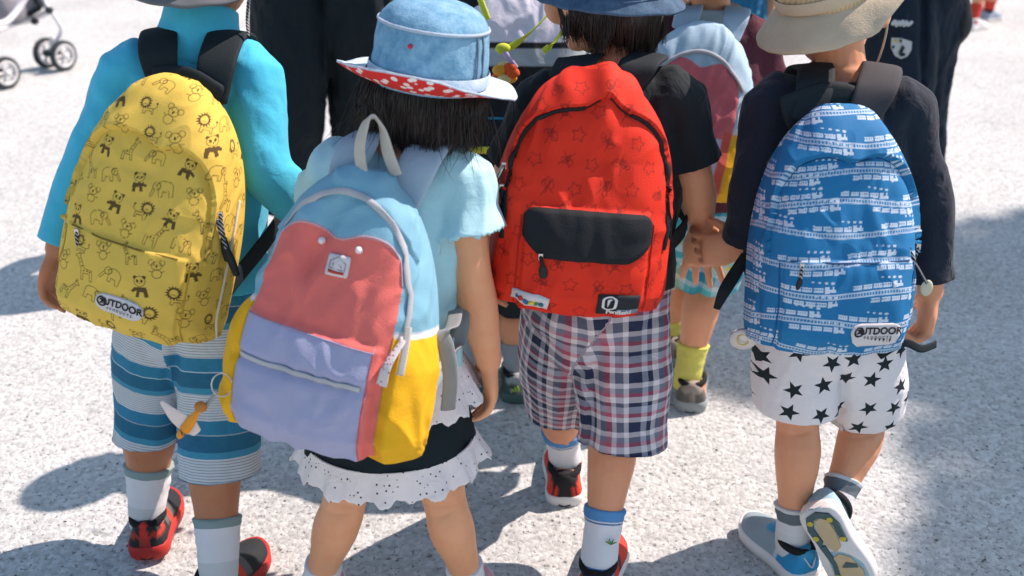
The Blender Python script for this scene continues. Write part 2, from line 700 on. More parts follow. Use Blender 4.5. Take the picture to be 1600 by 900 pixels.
def hand_geo(w, d, pnorm, side, s=1.0, curl=0.5, spread=1.0, thumb=1.0):
    """palm and five fingers; d finger direction, pnorm palm normal, side towards the thumb"""
    d = nrm(d)
    pnorm = nrm(pnorm - A(pnorm).dot(d) * d)
    side = nrm(side - A(side).dot(d) * d - A(side).dot(pnorm) * pnorm)
    g = []
    pl = 0.058 * s
    g.append(tube([w - d * 0.012 * s, w + d * 0.012 * s, w + d * pl * 0.55, w + d * pl], [[0.017 * s, 0.014 * s], [0.021 * s, 0.0135 * s], [0.0285 * s, 0.0125 * s], [0.0275 * s, 0.0100 * s]], ref=side, n=16))
    ax = nrm(np.cross(d, pnorm))
    for k, (off, ln, cu) in enumerate(((0.0215, 0.052, 0.8), (0.0075, 0.059, 0.95), (-0.0070, 0.055, 1.05), (-0.0210, 0.044, 1.15))):
        b = w + d * pl * 0.93 + side * off * s
        dd = nrm(d + side * off * 5.5 * spread)
        pts = [b - dd * 0.008 * s, b]
        cur = b
        ang = 0
        for seg, da in zip((0.42, 0.32, 0.26), (0.55, 0.75, 0.5)):
            ang += da * curl * cu
            v = dd * math.cos(ang) + pnorm * math.sin(ang)
            cur = cur + v * ln * s * seg
            pts.append(cur)
        g.append(tube(pts, A([0.0064, 0.0063, 0.0060, 0.0055, 0.0047]) * s, n=10, sub=3))
    b = w + d * pl * 0.22 + side * 0.018 * s + pnorm * 0.004 * s
    t1 = nrm(d * 0.75 + side * 0.75 * thumb + pnorm * 0.25)
    t2 = nrm(d * 0.95 + side * 0.25 * thumb + pnorm * 0.45)
    g.append(tube([b - t1 * 0.006 * s, b + t1 * 0.016 * s, b + t1 * 0.028 * s + t2 * 0.008 * s, b + t1 * 0.028 * s + t2 * 0.028 * s], A([0.0095, 0.0088, 0.0072, 0.0058]) * s, n=10, sub=3))
    return g


def head_geo(c, s, yaw, up=(0, 0, 1)):
    F, S = frame_fwd(yaw)
    up = nrm(up)
    F = nrm(F - F.dot(up) * up)
    S = np.cross(F, up)
    R = np.stack([S, F, up], 1)
    g = [ball(c + up * 0.012 * s, A([0.070, 0.086, 0.088]) * s, R)]
    g.append(ball(c - up * 0.042 * s + F * 0.020 * s, A([0.056, 0.062, 0.058]) * s, R))
    g.append(ball(c - up * 0.088 * s + F * 0.058 * s, A([0.022, 0.018, 0.016]) * s, R))          # chin
    g.append(tube([c + F * 0.084 * s + up * 0.006 * s, c + F * 0.094 * s - up * 0.022 * s, c + F * 0.082 * s - up * 0.034 * s], A([0.006, 0.010, 0.008]) * s, n=10))   # nose
    g.append(ball(c + F * 0.076 * s - up * 0.058 * s, A([0.020, 0.010, 0.0055]) * s, R))        # lips
    g.append(ball(c + F * 0.075 * s - up * 0.066 * s, A([0.017, 0.009, 0.0055]) * s, R))
    for q in (-1, 1):
        g.append(ball(c + S * q * 0.040 * s + F * 0.058 * s - up * 0.032 * s, A([0.026, 0.024, 0.026]) * s, R))   # cheek
        e = c + S * q * 0.070 * s - F * 0.004 * s - up * 0.016 * s
        RE = np.stack([nrm(S * q - F * 0.55), nrm(F + S * q * 0.55), up], 1)
        g.append(ball(e + S * q * 0.006 * s, A([0.0075, 0.018, 0.027]) * s, RE))
    eyes = [(c + S * q * 0.030 * s + F * 0.0795 * s + up * 0.0 * s, q) for q in (-1, 1)]
    return g, eyes, F, S, up


def limb(J, side, kind):
    return [J[k + side] for k in kind]


def leg_pts(J, q):
    h, k, a = J['h' + q], J['k' + q], J['a' + q]
    F = J['F']
    sh = nrm(a - k)
    back = nrm(-F + sh * F.dot(sh))
    calf = k + (a - k) * 0.30 + back * 0.010
    thigh = h + (k - h) * 0.45
    return [h, thigh, k, calf, k + (a - k) * 0.68 + back * 0.002, a]


def person(name, label, J, s, skinmat, group=None, yaw=0, head_yaw=None, voxel_size=0.003, headk=1.0, hairmat=None, cat='child', eyes=True,
           girth=1.0, legr=1.0, armr=1.0, head_up=(0, 0, 1)):
    F, S = frame_fwd(yaw)
    J['F'], J['S'] = F, S
    feet = [J[k] for k in ('aL', 'aR')]
    root = empty(name, ((feet[0][0] + feet[1][0]) / 2, (feet[0][1] + feet[1][1]) / 2, 0), label, cat, group)
    g = []
    pel, neck, head = J['pel'], J['neck'], J['head']
    chest = pel + (neck - pel) * 0.62
    waist = pel + (neck - pel) * 0.30
    up = nrm(neck - pel)
    J['up'] = up
    w = s * girth
    g.append(tube([pel - up * 0.05 * s, pel, waist, chest, neck - up * 0.045 * s, neck - up * 0.01 * s],
                  A([[0.080, 0.064], [0.098, 0.074], [0.088, 0.066], [0.104, 0.072], [0.085, 0.052], [0.045, 0.042]]) * w, ref=S, n=24))
    g.append(tube([neck - up * 0.03 * s, neck + (head - neck) * 0.35, head - nrm(head - neck) * 0.02 * s], A([0.040, 0.036, 0.040]) * s, n=16))
    hg, ey, HF, HS, hup = head_geo(head, s * headk, yaw if head_yaw is None else head_yaw, head_up)
    g += hg
    for q in 'LR':
        sh, el, wr = J['s' + q], J['e' + q], J['w' + q]
        g.append(tube([chest + (sh - chest) * 0.35, sh], [0.05 * w, 0.036 * w], n=14, sub=3))
        g.append(tube([sh, sh + (el - sh) * 0.5, el, el + (wr - el) * 0.35, wr], A([0.036, 0.0315, 0.0275, 0.0285, 0.0195]) * s * armr, n=16))
        hd = J['hd' + q]
        g += hand_geo(wr, hd['d'], hd['n'], hd['t'], s * hd.get('s', 1.0), hd.get('curl', 0.5), hd.get('spread', 1.0), hd.get('thumb', 1.0))
        g.append(tube(leg_pts(J, q), A([0.062, 0.060, 0.0425, 0.0455, 0.034, 0.028]) * s * legr, n=18))
        a = J['a' + q]
        td = J['t' + q]
        hv = J.get('u' + q, A([0, 0, 1.0]))
        g.append(tube([a - hv * 0.028 * s - td * 0.012 * s, a - hv * 0.042 * s + td * 0.030 * s, a - hv * 0.052 * s + td * 0.075 * s], A([[0.022, 0.022], [0.020, 0.014], [0.018, 0.008]]) * s, ref=np.cross(td, hv), n=12))
    V, Fc, N = voxel(g, voxel_size, 4)
    for q in 'LR':
        k, h, a = J['k' + q], J['h' + q], J['a' + q]
        ax_ = nrm(h - a)
        bk = nrm(-F + ax_ * F.dot(ax_))
        rel = V - k
        v = rel @ ax_
        lat = rel @ np.cross(ax_, bk)
        facing = np.clip(N @ bk, 0, 1) * (np.linalg.norm(rel, axis=1) < 0.09 * s)
        dd_ = 0.0035 * np.exp(-(v / 0.016) ** 2) * np.exp(-(lat / 0.014) ** 2) + 0.0022 * np.exp(-((v - 0.006 + lat * .15) / 0.0032) ** 2) + 0.0014 * np.exp(-((v + 0.010 - lat * .2) / 0.003) ** 2)
        dd_ = dd_ - 0.0025 * np.exp(-(v / 0.03) ** 2) * (np.exp(-((lat - .024) / 0.008) ** 2) + np.exp(-((lat + .024) / 0.008) ** 2))
        V = V - N * (dd_ * facing * s)[:, None]
    V = V + N * (pn(V * 38, 5) * 0.0007)[:, None]
    body = part('body', (V, Fc), skinmat, root)
    if eyes:
        for c, q in ey:
            e = part('eye', ball(c, 0.0105 * s, nu=12, nv=8), EYEW, body)
            part('iris', ball(c + HF * 0.0068 * s, 0.0055 * s, nu=10, nv=6), EYEB, body)
    J['body'] = body
    J['hF'], J['hS'], J['hU'] = HF, HS, hup
    J['s'] = s
    J['legr'] = legr
    return root


def folds(V, N, amp, freq=14, seed=0, stretch=(1, 1, 0.45), ridge=True):
    p = V * freq * A(stretch)
    q = p + 0.6 * np.stack([pn(p * 0.7 + 7, seed + 5), pn(p * 0.7 + 17, seed + 6), pn(p * 0.7 + 27, seed + 7)], 1)
    n = pn(q, seed)
    if ridge:
        n = (1 - 2 * np.abs(n)) * 0.7 + 0.5 * pn(q * 2.1, seed + 1)
    return V + N * (n * amp)[:, None]


def top(J, root, m, sleeve=0.5, name='shirt', pad=0.012, hem=0.10, seed=1, amp=0.003, cuff=1.25, neckw=1.0, loose=1.0, flare=1.0, voxel_size=0.0045, yoke=1.0, spad=0.006):
    """shirt: torso and sleeves as one cloth shell; sleeve is the share of the arm covered"""
    s = J['s']
    pel, neck, S = J['pel'], J['neck'], J['S']
    up = J['up']
    chest = pel + (neck - pel) * 0.62
    waist = pel + (neck - pel) * 0.30
    pd = pad
    low = [pel - up * (hem * s + 0.006), pel] if hem > 0.03 else [pel - up * (hem * s + 0.006)]
    lowr = [[(0.108 * s + pd) * loose * flare, (0.082 * s + pd) * loose * flare], [(0.104 * s + pd) * loose, (0.080 * s + pd) * loose]][:len(low)]
    g = [tube(low + [waist, chest, neck - up * 0.045 * s, neck - up * 0.012 * s],
              lowr + [[0.098 * s * loose + pd, 0.074 * s * loose + pd], [0.108 * s + pd, 0.076 * s + pd],
               [0.092 * s * yoke + pd, 0.055 * s + pd], [0.047 * s * neckw + pd * .5, 0.045 * s * neckw + pd * .5]], ref=S, n=28, cap='flat')]
    cuffs = []
    for q in 'LR':
        sh, el, wr = J['s' + q], J['e' + q], J['w' + q]
        if sleeve <= 0.5:
            k = sleeve / 0.5
            e = sh + (el - sh) * k
            cuffs.append((e, nrm(el - sh)))
            e = e + nrm(el - sh) * 0.006
            g.append(tube([chest + (sh - chest) * 0.3, sh, sh + (e - sh) * 0.55, e], [0.054 * s + pd, 0.0385 * s + spad, (0.035 * s + spad) * 1.05, (0.034 * s + spad) * cuff], n=20, cap='flat'))
        else:
            k = (sleeve - 0.5) / 0.5
            e = el + (wr - el) * k
            cuffs.append((e, nrm(wr - el)))
            e = e + nrm(wr - el) * 0.006
            g.append(tube([chest + (sh - chest) * 0.3, sh, sh + (el - sh) * 0.5, el, el + (e - el) * 0.5, e],
                          [0.054 * s + pd, 0.0385 * s + spad, 0.0335 * s + spad, 0.0305 * s + spad, 0.030 * s + spad * .9, (0.024 * s + spad * 0.7) * cuff], n=20, cap='flat'))
    V, Fc, N = voxel(g, voxel_size, 5)
    V = folds(V, N, amp, 16, seed)
    V = folds(V, N, amp * 0.8, 8, seed + 9, stretch=(1, 1, .5))
    V = folds(V, N, amp * 0.40, 30, seed + 3, stretch=(1, 1, .6))
    for e, d in cuffs:          # straight sleeve hems
        rel = V - e
        v = rel @ d
        near = np.linalg.norm(rel - np.outer(v, d), axis=1) < 0.062 * s
        k = (v > 0) & (v < 0.03) & near
        V[k] -= np.outer(v[k], d)
    v = (V - (pel - up * hem * s)) @ up
    k = (v < 0) & (v > -0.03) & (np.linalg.norm(V - (pel - up * hem * s), axis=1) < 0.15 * s)
    V[k] -= np.outer(v[k], up)
    return part(name, (V, Fc), m, root)


def bottoms(J, root, m, hemL=1.0, hemR=1.0, name='shorts', pad=0.012, flareL=1.0, flareR=1.0, seed=2, amp=0.003, waist=0.06, voxel_size=0.0045, offL=(0, 0, 0), offR=(0, 0, 0), planar=False):
    """shorts or trousers: hem is how far down the leg they reach, 1 = knee, 2 = ankle"""
    s = J['s']
    pel, S, up = J['pel'], J['S'], J['up']
    g = [tube([pel + up * waist * s, pel, pel - up * 0.045 * s, pel - up * 0.075 * s], [[0.095 * s + pad, 0.072 * s + pad], [0.102 * s + pad, 0.078 * s + pad], [0.100 * s + pad, 0.076 * s + pad], [0.07 * s + pad, 0.06 * s + pad]], ref=S, n=26)]
    axes = []
    for q, hem, fl, off in (('L', hemL, flareL, offL), ('R', hemR, flareR, offR)):
        h, k, a = J['h' + q], J['k' + q], J['a' + q]
        hemf = k + (a - k) * (hem - 1) if hem > 1 else h + (k - h) * hem
        off = A(off)
        pts, rr = [h + up * 0.02 * s], [[0.060 * s + pad, 0.062 * s + pad]]
        tot = 5
        hem0 = hem
        hem = hem + 0.14
        for i in range(1, tot + 1):
            f = hem * i / tot
            p = h + (k - h) * f if f <= 1 else k + (a - k) * (f - 1)
            base = (0.061 if f <= .5 else 0.061 + (0.047 - 0.061) * min(1, (f - .5) / .5)) if f <= 1 else 0.047 - 0.006 * (f - 1)
            r = (base * s + pad) * (1 + (fl - 1) * i / tot)
            pts.append(p + off * (i / tot))
            rr.append([r, r * 1.02])
        g.append(tube(pts, rr, ref=S, n=24, cap='flat'))
        axes.append((h, hemf + off))
    V, Fc, N = voxel(g, voxel_size, 4)
    V = folds(V, N, amp, 15, seed)
    V = folds(V, N, amp * 0.45, 36, seed + 3)
    mid = (J['hL'] + J['hR']) / 2
    low_ = sstep(0.02, 0.07, -(V - mid) @ up)
    mx_ = ((J['kL'] + J['kR']) / 2 - mid)
    dx_ = (V - mid) @ S - np.clip(-(V - mid) @ up, 0, 1) * (mx_ @ S) / max(1e-3, -(mx_ @ up))
    bk = np.sign((V - mid) @ J['F'])
    V = V - np.outer(bk * 0.016 * s * np.exp(-(dx_ / 0.010) ** 2) * (0.35 + 0.65 * low_) * sstep(-0.04, 0.02, -(V - mid) @ up), J['F'])
    dist_ = []
    for h, e in axes:
        d = nrm(e - h)
        rel = V - h
        dist_.append(np.linalg.norm(rel - np.outer(rel @ d, d), axis=1))
    own = {'L': dist_[0] <= dist_[1], 'R': dist_[1] < dist_[0]}
    for q, hem, off in (('L', hemL, offL), ('R', hemR, offR)):      # straight hems
        h, k, a = J['h' + q], J['k' + q], J['a' + q]
        e = (k + (a - k) * (hem - 1) if hem > 1 else h + (k - h) * hem) + A(off)
        d = nrm((a - k) if hem > 1 else (k - h))
        d = nrm(d * 0.5 + DN * 0.5)
        rel = V - e
        v = rel @ d
        kk = (v > 0) & (v < 0.09) & (np.linalg.norm(rel - np.outer(v, d), axis=1) < 0.105 * s) & own[q]
        V[kk] -= np.outer(v[kk], d)
    # pattern coordinates: along and around the nearer leg
    best = None
    pats = []
    for (h, e) in axes:
        d = nrm(e - h)
        rel = V - h
        v = rel @ d
        perp = rel - np.outer(v, d)
        b0 = nrm(-J['F'] + d * J['F'].dot(d))
        s0 = np.cross(d, b0)
        s0 = s0 if s0.dot(S) > 0 else -s0
        ang = np.arctan2(perp @ s0, perp @ b0)
        pats.append((np.linalg.norm(perp, axis=1), ang * 0.068, v))
    pick = (pats[1][0] < pats[0][0])
    u = np.where(pick, pats[1][1] + 0.21, pats[0][1])
    v = np.where(pick, pats[1][2], pats[0][2])
    if planar:
        u = (V - pel) @ S + 0.5
        v = -(V - pel) @ up + 0.5
    return part(name, (V, Fc), m, root, attrs={'pat': np.stack([u, v, np.zeros_like(u)], 1)})


def shoe_frame(heel, td, up=(0, 0, 1)):
    td = nrm(td)
    up = nrm(A(up, float) - A(up, float).dot(td) * td)
    return A(heel, float), td, np.cross(up, td), up      # origin, forward, left, up


def shoe(root, fr, L, W, col_fn, sole_m, collar_m, name='shoe', sole_t=0.018, heel_h=0.058, extras=None):
    o, X, Yv, Z = fr
    xs = A([0.0, 0.012, 0.05, 0.13, 0.26, 0.40, 0.52, 0.64, 0.76, 0.86, 0.93, 0.975, 1.0])
    wd = A([0.30, 0.56, 0.80, 0.90, 0.86, 0.84, 0.92, 1.00, 1.00, 0.90, 0.70, 0.44, 0.10])
    ht = A([0.76, 0.92, 1.0, 0.97, 0.90, 0.93, 0.88, 0.70, 0.58, 0.50, 0.44, 0.38, 0.30]) * heel_h
    t = np.linspace(0, 1, 60) ** 1.15
    wi, hi = np.interp(t, xs, wd) * W / 2, np.interp(t, xs, ht)
    rings, nn = [], 36
    th = np.linspace(0, 2 * math.pi, nn, endpoint=False)
    local = []
    for k in range(60):
        c = np.sign(np.cos(th)) * np.abs(np.cos(th)) ** 0.75
        sn = np.sin(th)
        z = np.where(sn > 0, sole_t * 0.6 + (hi[k]) * np.abs(sn) ** 0.8, sole_t * 0.6 * (1 - np.abs(sn) ** .5))
        narrow = 1 - 0.28 * np.clip((z - 0.02) / heel_h, 0, 1)
        y = c * wi[k] * narrow
        x = np.full(nn, t[k] * L)
        local.append(np.stack([x, y, z], 1))
        rings.append(o + np.outer(x, X) + np.outer(y, Yv) + np.outer(z, Z))
    geo = loft(rings)
    loc = np.vstack(local)
    cols = col_fn(loc[:, 0] / L, loc[:, 1] / (W / 2), loc[:, 2])
    sh = part(name, geo, mat('shoe_fabric', attr='col', rough=0.7, bump=(450, 0.3), var=0.08), root, attrs={'col': cols})
    # sole
    ang = np.linspace(0, 2 * math.pi, 48, endpoint=False)
    def outline(k):
        tt = (1 - np.cos(ang)) / 2
        w = np.interp(tt, xs, wd) * W / 2 * k
        return tt * L, np.sign(np.sin(ang)) * w
    rs = []
    for z, k in ((0.0, 0.90), (0.002, 1.0), (sole_t * 0.55, 1.06), (sole_t, 1.03), (sole_t * 1.05, 0.95)):
        x, y = outline(k)
        x = (x - L / 2) * (1 + 0.015 * (k > 1)) + L / 2
        zz = z + 0.010 * np.clip((x / L - 0.8) / 0.2, 0, 1) ** 2
        rs.append(o + np.outer(x, X) + np.outer(y, Yv) + np.outer(zz, Z))
    part('sole', loft(rs), sole_m, sh)
    # collar round the ankle
    ring = []
    for a in np.linspace(0, 2 * math.pi, 20):
        ring.append(o + X * (L * 0.235 + 0.185 * L * math.cos(a)) + Yv * (W * 0.35 * math.sin(a)) + Z * (heel_h * (0.93 + 0.03 * math.cos(a)) + sole_t * 0.5))
    part('collar', tube(ring, [[0.0075, 0.0055]] * 20, n=10, sub=2, ref=A(Z)), collar_m, sh)
    for e in (extras or []):
        e(sh, o, X, Yv, Z, L, W)
    return sh


def sock(root, J, q, m, hgt=0.055, r=1.16, name='sock'):
    s = J['s']
    a, k = J['a' + q], J['k' + q]
    d = nrm(k - a)
    td = J['t' + q]
    ll = np.linalg.norm(k - a)
    lr = J.get('legr', 1.0)
    leg = lambda h: np.interp(h / ll, [0, 0.32, 0.70], [0.028, 0.034, 0.0455]) * s * lr
    pts = [a - d * 0.045 * s + td * 0.002, a - d * 0.015 * s, a + d * hgt * 0.35, a + d * hgt * 0.8, a + d * hgt * 0.95, a + d * hgt]
    e_ = 0.0045 * r / 1.16
    rr = A([[0.027 * s, 0.028 * s], [0.030 * s, 0.031 * s], [leg(hgt * .35) + e_ * .8] * 2, [leg(hgt * .8) + e_] * 2, [leg(hgt) + e_ * 1.15] * 2, [leg(hgt) + e_ * .8] * 2])
    V, F = tube(pts, rr, ref=np.cross(td, d), n=28, sub=6, cap='flat')
    c = V - a
    v = c @ d
    N = nrm(c - np.outer(v, d))
    Nn = (c - np.outer(v, d))
    Nn = Nn / (np.linalg.norm(Nn, axis=1)[:, None] + 1e-9)
    V = V + Nn * ((pn(V * 60 * A([1, 1, 2.4]), 3) * 0.0026 + pn(V * 26, 8) * 0.002) * np.clip(v / 0.02, 0.2, 1))[:, None]
    u = np.arctan2(Nn[:, 0], -Nn[:, 1]) * 0.03
    return part(name, (V, F), m, root, attrs={'pat': np.stack([u, v, v * 0], 1)})


def solid_col(*c):
    c = A(c)
    return lambda x, y, z: np.tile(c, (len(x), 1))

# ------------------------------------------------------------------ backpacks
class Bag:
    def __init__(self, name, label, bottom, top, yaw, W, D, m, disp=None, col=None, nu=200, nt=300, t0=0.50, pw=2.1, t1=0.62, pd=2.3, e=0.55, flat=0.35, group=None, sag=0.10,
                 taper=0.0):
        N0 = A([math.sin(rad(yaw)), -math.cos(rad(yaw)), 0])
        N = N0
        n0 = D * flat
        bottom, top = A(bottom), A(top)
        for _ in range(6):
            B = bottom - N * D
            U = nrm(top - (B + N * n0))
            N = nrm(N0 - N0.dot(U) * U)
        R = np.cross(U, N)
        B = bottom - N * D
        Hh = (top - B - N * n0).dot(U)
        self.B, self.U, self.N, self.R, self.H, self.W, self.D = B, U, N, R, Hh, W, D
        ns = int(nt * 0.5)
        t = np.concatenate([np.linspace(0, t0, ns, endpoint=False), t0 + (1 - t0) * np.sin(np.linspace(0, math.pi / 2, nt - ns))])
        t[-1] = 0.9995
        kw = (1 - np.clip((t - t0) / (1 - t0), 0, 1) ** pw) ** (1 / pw)
        kw = kw * (1 - taper * np.clip(t / t0, 0, 1) * 0) * (0.97 + 0.03 * np.clip(t / 0.08, 0, 1))
        kw = kw * (1 - taper * t)
        kd = (1 - np.clip((t - t1) / (1 - t1), 0, 1) ** pd) ** (1 / pd)
        Dt = D * (1 + sag * np.sin(np.clip(t * 1.6, 0, 1) * math.pi) - 0.12 * t) * np.clip(0.86 + 0.14 * t / 0.06, 0, 1)
        th = np.linspace(-math.pi / 2, math.pi / 2, 801)
        sx = np.sign(np.sin(th)) * np.abs(np.sin(th)) ** e
        cn = np.abs(np.cos(th)) ** e
        X = np.empty((nt, nu)); Yl = np.empty((nt, nu)); Nn = np.empty((nt, nu)); XA = np.empty((nt, nu))
        for i in range(nt):
            x = W * kw[i] * sx
            n = n0 * (1 - kd[i]) + kd[i] * Dt[i] * cn
            seg = np.concatenate([[0], np.cumsum(np.hypot(np.diff(x), np.diff(n)))])
            q = np.linspace(0, seg[-1], nu)
            X[i] = np.interp(q, seg, x)
            Nn[i] = np.interp(q, seg, n)
            Yl[i] = Hh * t[i]
            XA[i] = q - seg[-1] / 2
        mid = nu // 2
        ya = np.concatenate([[0], np.cumsum(np.hypot(np.diff(Yl[:, mid]), np.diff(Nn[:, mid])))])
        self.ya, self.XA, self.nu, self.nt = ya, XA, nu, nt
        Pm = np.stack([X, Nn, Yl], 2)       # local x, n, y
        du, dv = np.gradient(Pm, axis=1), np.gradient(Pm, axis=0)
        nr = np.cross(du, dv)
        nr /= np.linalg.norm(nr, axis=2)[..., None] + 1e-12
        if nr[nt // 3, mid, 1] < 0: nr = -nr
        YA = np.repeat(ya[:, None], nu, 1)
        fade = np.clip(np.linspace(0, 1, nu) * 12, 0, 1) * np.clip((1 - np.linspace(0, 1, nu)) * 12, 0, 1)
        if disp is not None:
            d = disp(XA, YA) * fade[None, :] * np.clip((ya[-1] - YA) / 0.02, 0, 1)
            Pm = Pm + nr * d[..., None]
        self.Pw = B + Pm[..., 0:1] * R + Pm[..., 1:2] * N + Pm[..., 2:3] * U
        du, dv = np.gradient(self.Pw, axis=1), np.gradient(self.Pw, axis=0)
        nr = np.cross(du, dv)
        nr /= np.linalg.norm(nr, axis=2)[..., None] + 1e-12
        if nr[nt // 3, mid].dot(N) < 0: nr = -nr
        self.Nw = nr
        # mesh: front grid, back panel points, bottom
        nb = 10
        f = np.linspace(0, 1, nb + 2)[1:-1]
        back = self.Pw[:, -1:, :] * (1 - f)[None, :, None] + self.Pw[:, :1, :] * f[None, :, None]
        ring = np.concatenate([self.Pw, back], 1)
        cols = None
        if col is not None:
            c = np.asarray(col(XA, YA))
            cb = np.repeat(c[:, -1:, :], nb, 1)
            cols = np.concatenate([c, cb], 1)
        cen = B + N * n0
        bot = []
        for k in (0.0, 0.35, 0.7, 0.92):
            bot.append(cen + (ring[0] - cen) * k - U * 0.006 * (1 - k ** 3))
        ring = np.concatenate([A(bot), ring], 0)
        if cols is not None:
            cols = np.concatenate([np.repeat(cols[:1], 4, 0), cols], 0)
        rows, cn_ = ring.shape[0], ring.shape[1]
        idx = np.arange(rows * cn_).reshape(rows, cn_)
        nx = np.roll(idx, -1, 1)
        Fq = np.stack([idx[:-1], nx[:-1], nx[1:], idx[1:]], 2).reshape(-1, 4)
        self.root = empty(name, B + N * n0, label, 'backpack', group)
        self.shell = part('main_compartment', (ring.reshape(-1, 3), Fq), m, self.root, attrs=None if cols is None else {'col': cols.reshape(-1, 3)})

    def local(self, x, y, n):
        return self.B + self.R * x + self.U * y + self.N * n

    def at(self, x, y, off=0.0):
        fi = np.interp(y, self.ya, np.arange(self.nt))
        i = int(min(fi, self.nt - 2)); a = fi - i
        p = 0; nn = 0
        for r, w in ((i, 1 - a), (i + 1, a)):
            fj = np.interp(x, self.XA[r], np.arange(self.nu))
            j = int(min(fj, self.nu - 2)); b = fj - j
            p = p + w * ((1 - b) * self.Pw[r, j] + b * self.Pw[r, j + 1])
            nn = nn + w * ((1 - b) * self.Nw[r, j] + b * self.Nw[r, j + 1])
        return p + nrm(nn) * off

    def wrap(self, xy, off):
        return A([self.at(x, y, off) for x, y in xy])

    def smooth_at(self, pts, off):
        """points on the panel, averaged over a small neighbourhood"""
        return A([np.mean([self.at(x + dx, y + dy, off) for dx, dy in ((0, 0), (.004, 0), (-.004, 0), (0, .004), (0, -.004))], 0) for x, y in pts])


def patch_geo(bag, cx, cy, w, h, ang=0, rr=0.5, th=0.003, nx=22, ny=9, base=-0.001):
    """rounded label lying on the panel; rr corner radius as a share of the height"""
    ca, sa = math.cos(ang), math.sin(ang)
    r = rr * h
    V, F = [], []
    rows = []
    for j in range(ny):
        y = -h / 2 + h * j / (ny - 1)
        dy = max(0, abs(y) - (h / 2 - r))
        half = w / 2 - r + math.sqrt(max(0, r * r - dy * dy)) if r > 0 else w / 2
        row = []
        for i in range(nx):
            x = -half + 2 * half * i / (nx - 1)
            row.append((cx + x * ca - y * sa, cy + x * sa + y * ca))
        rows.append(row)
    flat = [p for r_ in rows for p in r_]
    T = bag.wrap(flat, th)
    n = nx * ny
    for j in range(ny - 1):
        for i in range(nx - 1):
            a = j * nx + i
            F.append((a, a + 1, a + nx + 1, a + nx))
    loop = [i for i in range(nx)] + [j * nx + nx - 1 for j in range(1, ny)] + [(ny - 1) * nx + i for i in range(nx - 2, -1, -1)] + [j * nx for j in range(ny - 2, 0, -1)]
    Bv = bag.wrap([flat[k] for k in loop], base)
    m = len(loop)
    for k in range(m):
        k2 = (k + 1) % m
        F.append((loop[k], n + k, n + k2, loop[k2]))
    return np.vstack([T, Bv]), F


def text_geo(body, size, offset=0.0, spacing=1.0):
    cu = bpy.data.curves.new('txt', 'FONT')
    cu.body = body
    cu.size = size
    cu.align_x = 'CENTER'
    cu.align_y = 'CENTER'
    cu.offset = offset
    cu.space_character = spacing
    cu.resolution_u = 4
    o = bpy.data.objects.new('txt', cu)
    COL.objects.link(o)
    dg = bpy.context.evaluated_depsgraph_get()
    ev = o.evaluated_get(dg)
    me = ev.to_mesh()
    V = A([v.co[:] for v in me.vertices])
    F = [tuple(p.vertices) for p in me.polygons]
    ev.to_mesh_clear()
    bpy.data.objects.remove(o)
    return V, F


def text_on(bag, body, cx, cy, size, m, parent, ang=0, off=0.0042, offset=0.0, spacing=1.0, sx=1.0, name='lettering'):
    V, F = text_geo(body, size, offset, spacing)
    V[:, 0] *= sx
    ca, sa = math.cos(ang), math.sin(ang)
    xy = [(cx + x * ca - y * sa, cy + x * sa + y * ca) for x, y, _ in V]
    return part(name, (bag.wrap(xy, off), F), m, parent, smooth=False)


def ring_on(bag, cx, cy, r, w, m, parent, off=0.0042, name='lettering', n=28, a0=0, a1=2 * math.pi, sx=1.0):
    xy = []
    for k in range(n + 1):
        a = a0 + (a1 - a0) * k / n
        xy += [(cx + sx * (r - w) * math.cos(a), cy + (r - w) * math.sin(a)), (cx + sx * r * math.cos(a), cy + r * math.sin(a))]
    F = [(2 * k, 2 * k + 1, 2 * k + 3, 2 * k + 2) for k in range(n)]
    return part(name, (bag.wrap(xy, off), F), m, parent, smooth=False)


def zip_line(bag, xy, m, w=0.004, th=0.0018, off=0.0012, name='zipper'):
    C = bag.wrap(xy, off)
    refs = []
    for k in range(len(xy)):
        a = xy[max(0, k - 1)]; b = xy[min(len(xy) - 1, k + 1)]
        d = nrm([b[0] - a[0], b[1] - a[1]])
        p0 = bag.at(xy[k][0], xy[k][1]); p1 = bag.at(xy[k][0] - d[1] * 0.003, xy[k][1] + d[0] * 0.003)
        refs.append(nrm(p1 - p0))
    return part(name, tube(C, [[w / 2, th]] * len(C), n=8, sub=1, ref=A(refs), sq=0.6), m, bag.root)


def puller(bag, x, y, L, m, cord_m=None, ang=0.0, name='zip_pull', w=0.0045):
    a = bag.at(x, y, 0.004)
    d = A([math.sin(ang), 0, -math.cos(ang)])
    d = nrm(d - bag.N * 0.02)
    tip = bag.at(x, y, 0.007)
    pts = [a, a + d * L * 0.15 + bag.N * 0.003, a + d * L * 0.55 + bag.N * 0.004]
    o = part(name, tube(pts, w * 0.55, n=8, sub=4), cord_m or m, bag.root)
    q = a + bag.N * 0.004
    part('pull_tab', tube([q + d * L * 0.52, q + d * L * 0.75, q + d * L], [[w * .8, w * .6], [w * 1.15, w * .75], [w * 0.95, w * .6]], n=12, ref=bag.R), m, o)
    part('slider', box(a, 0.006, 0.004, 0.009), METAL, o, smooth=False)
    return o


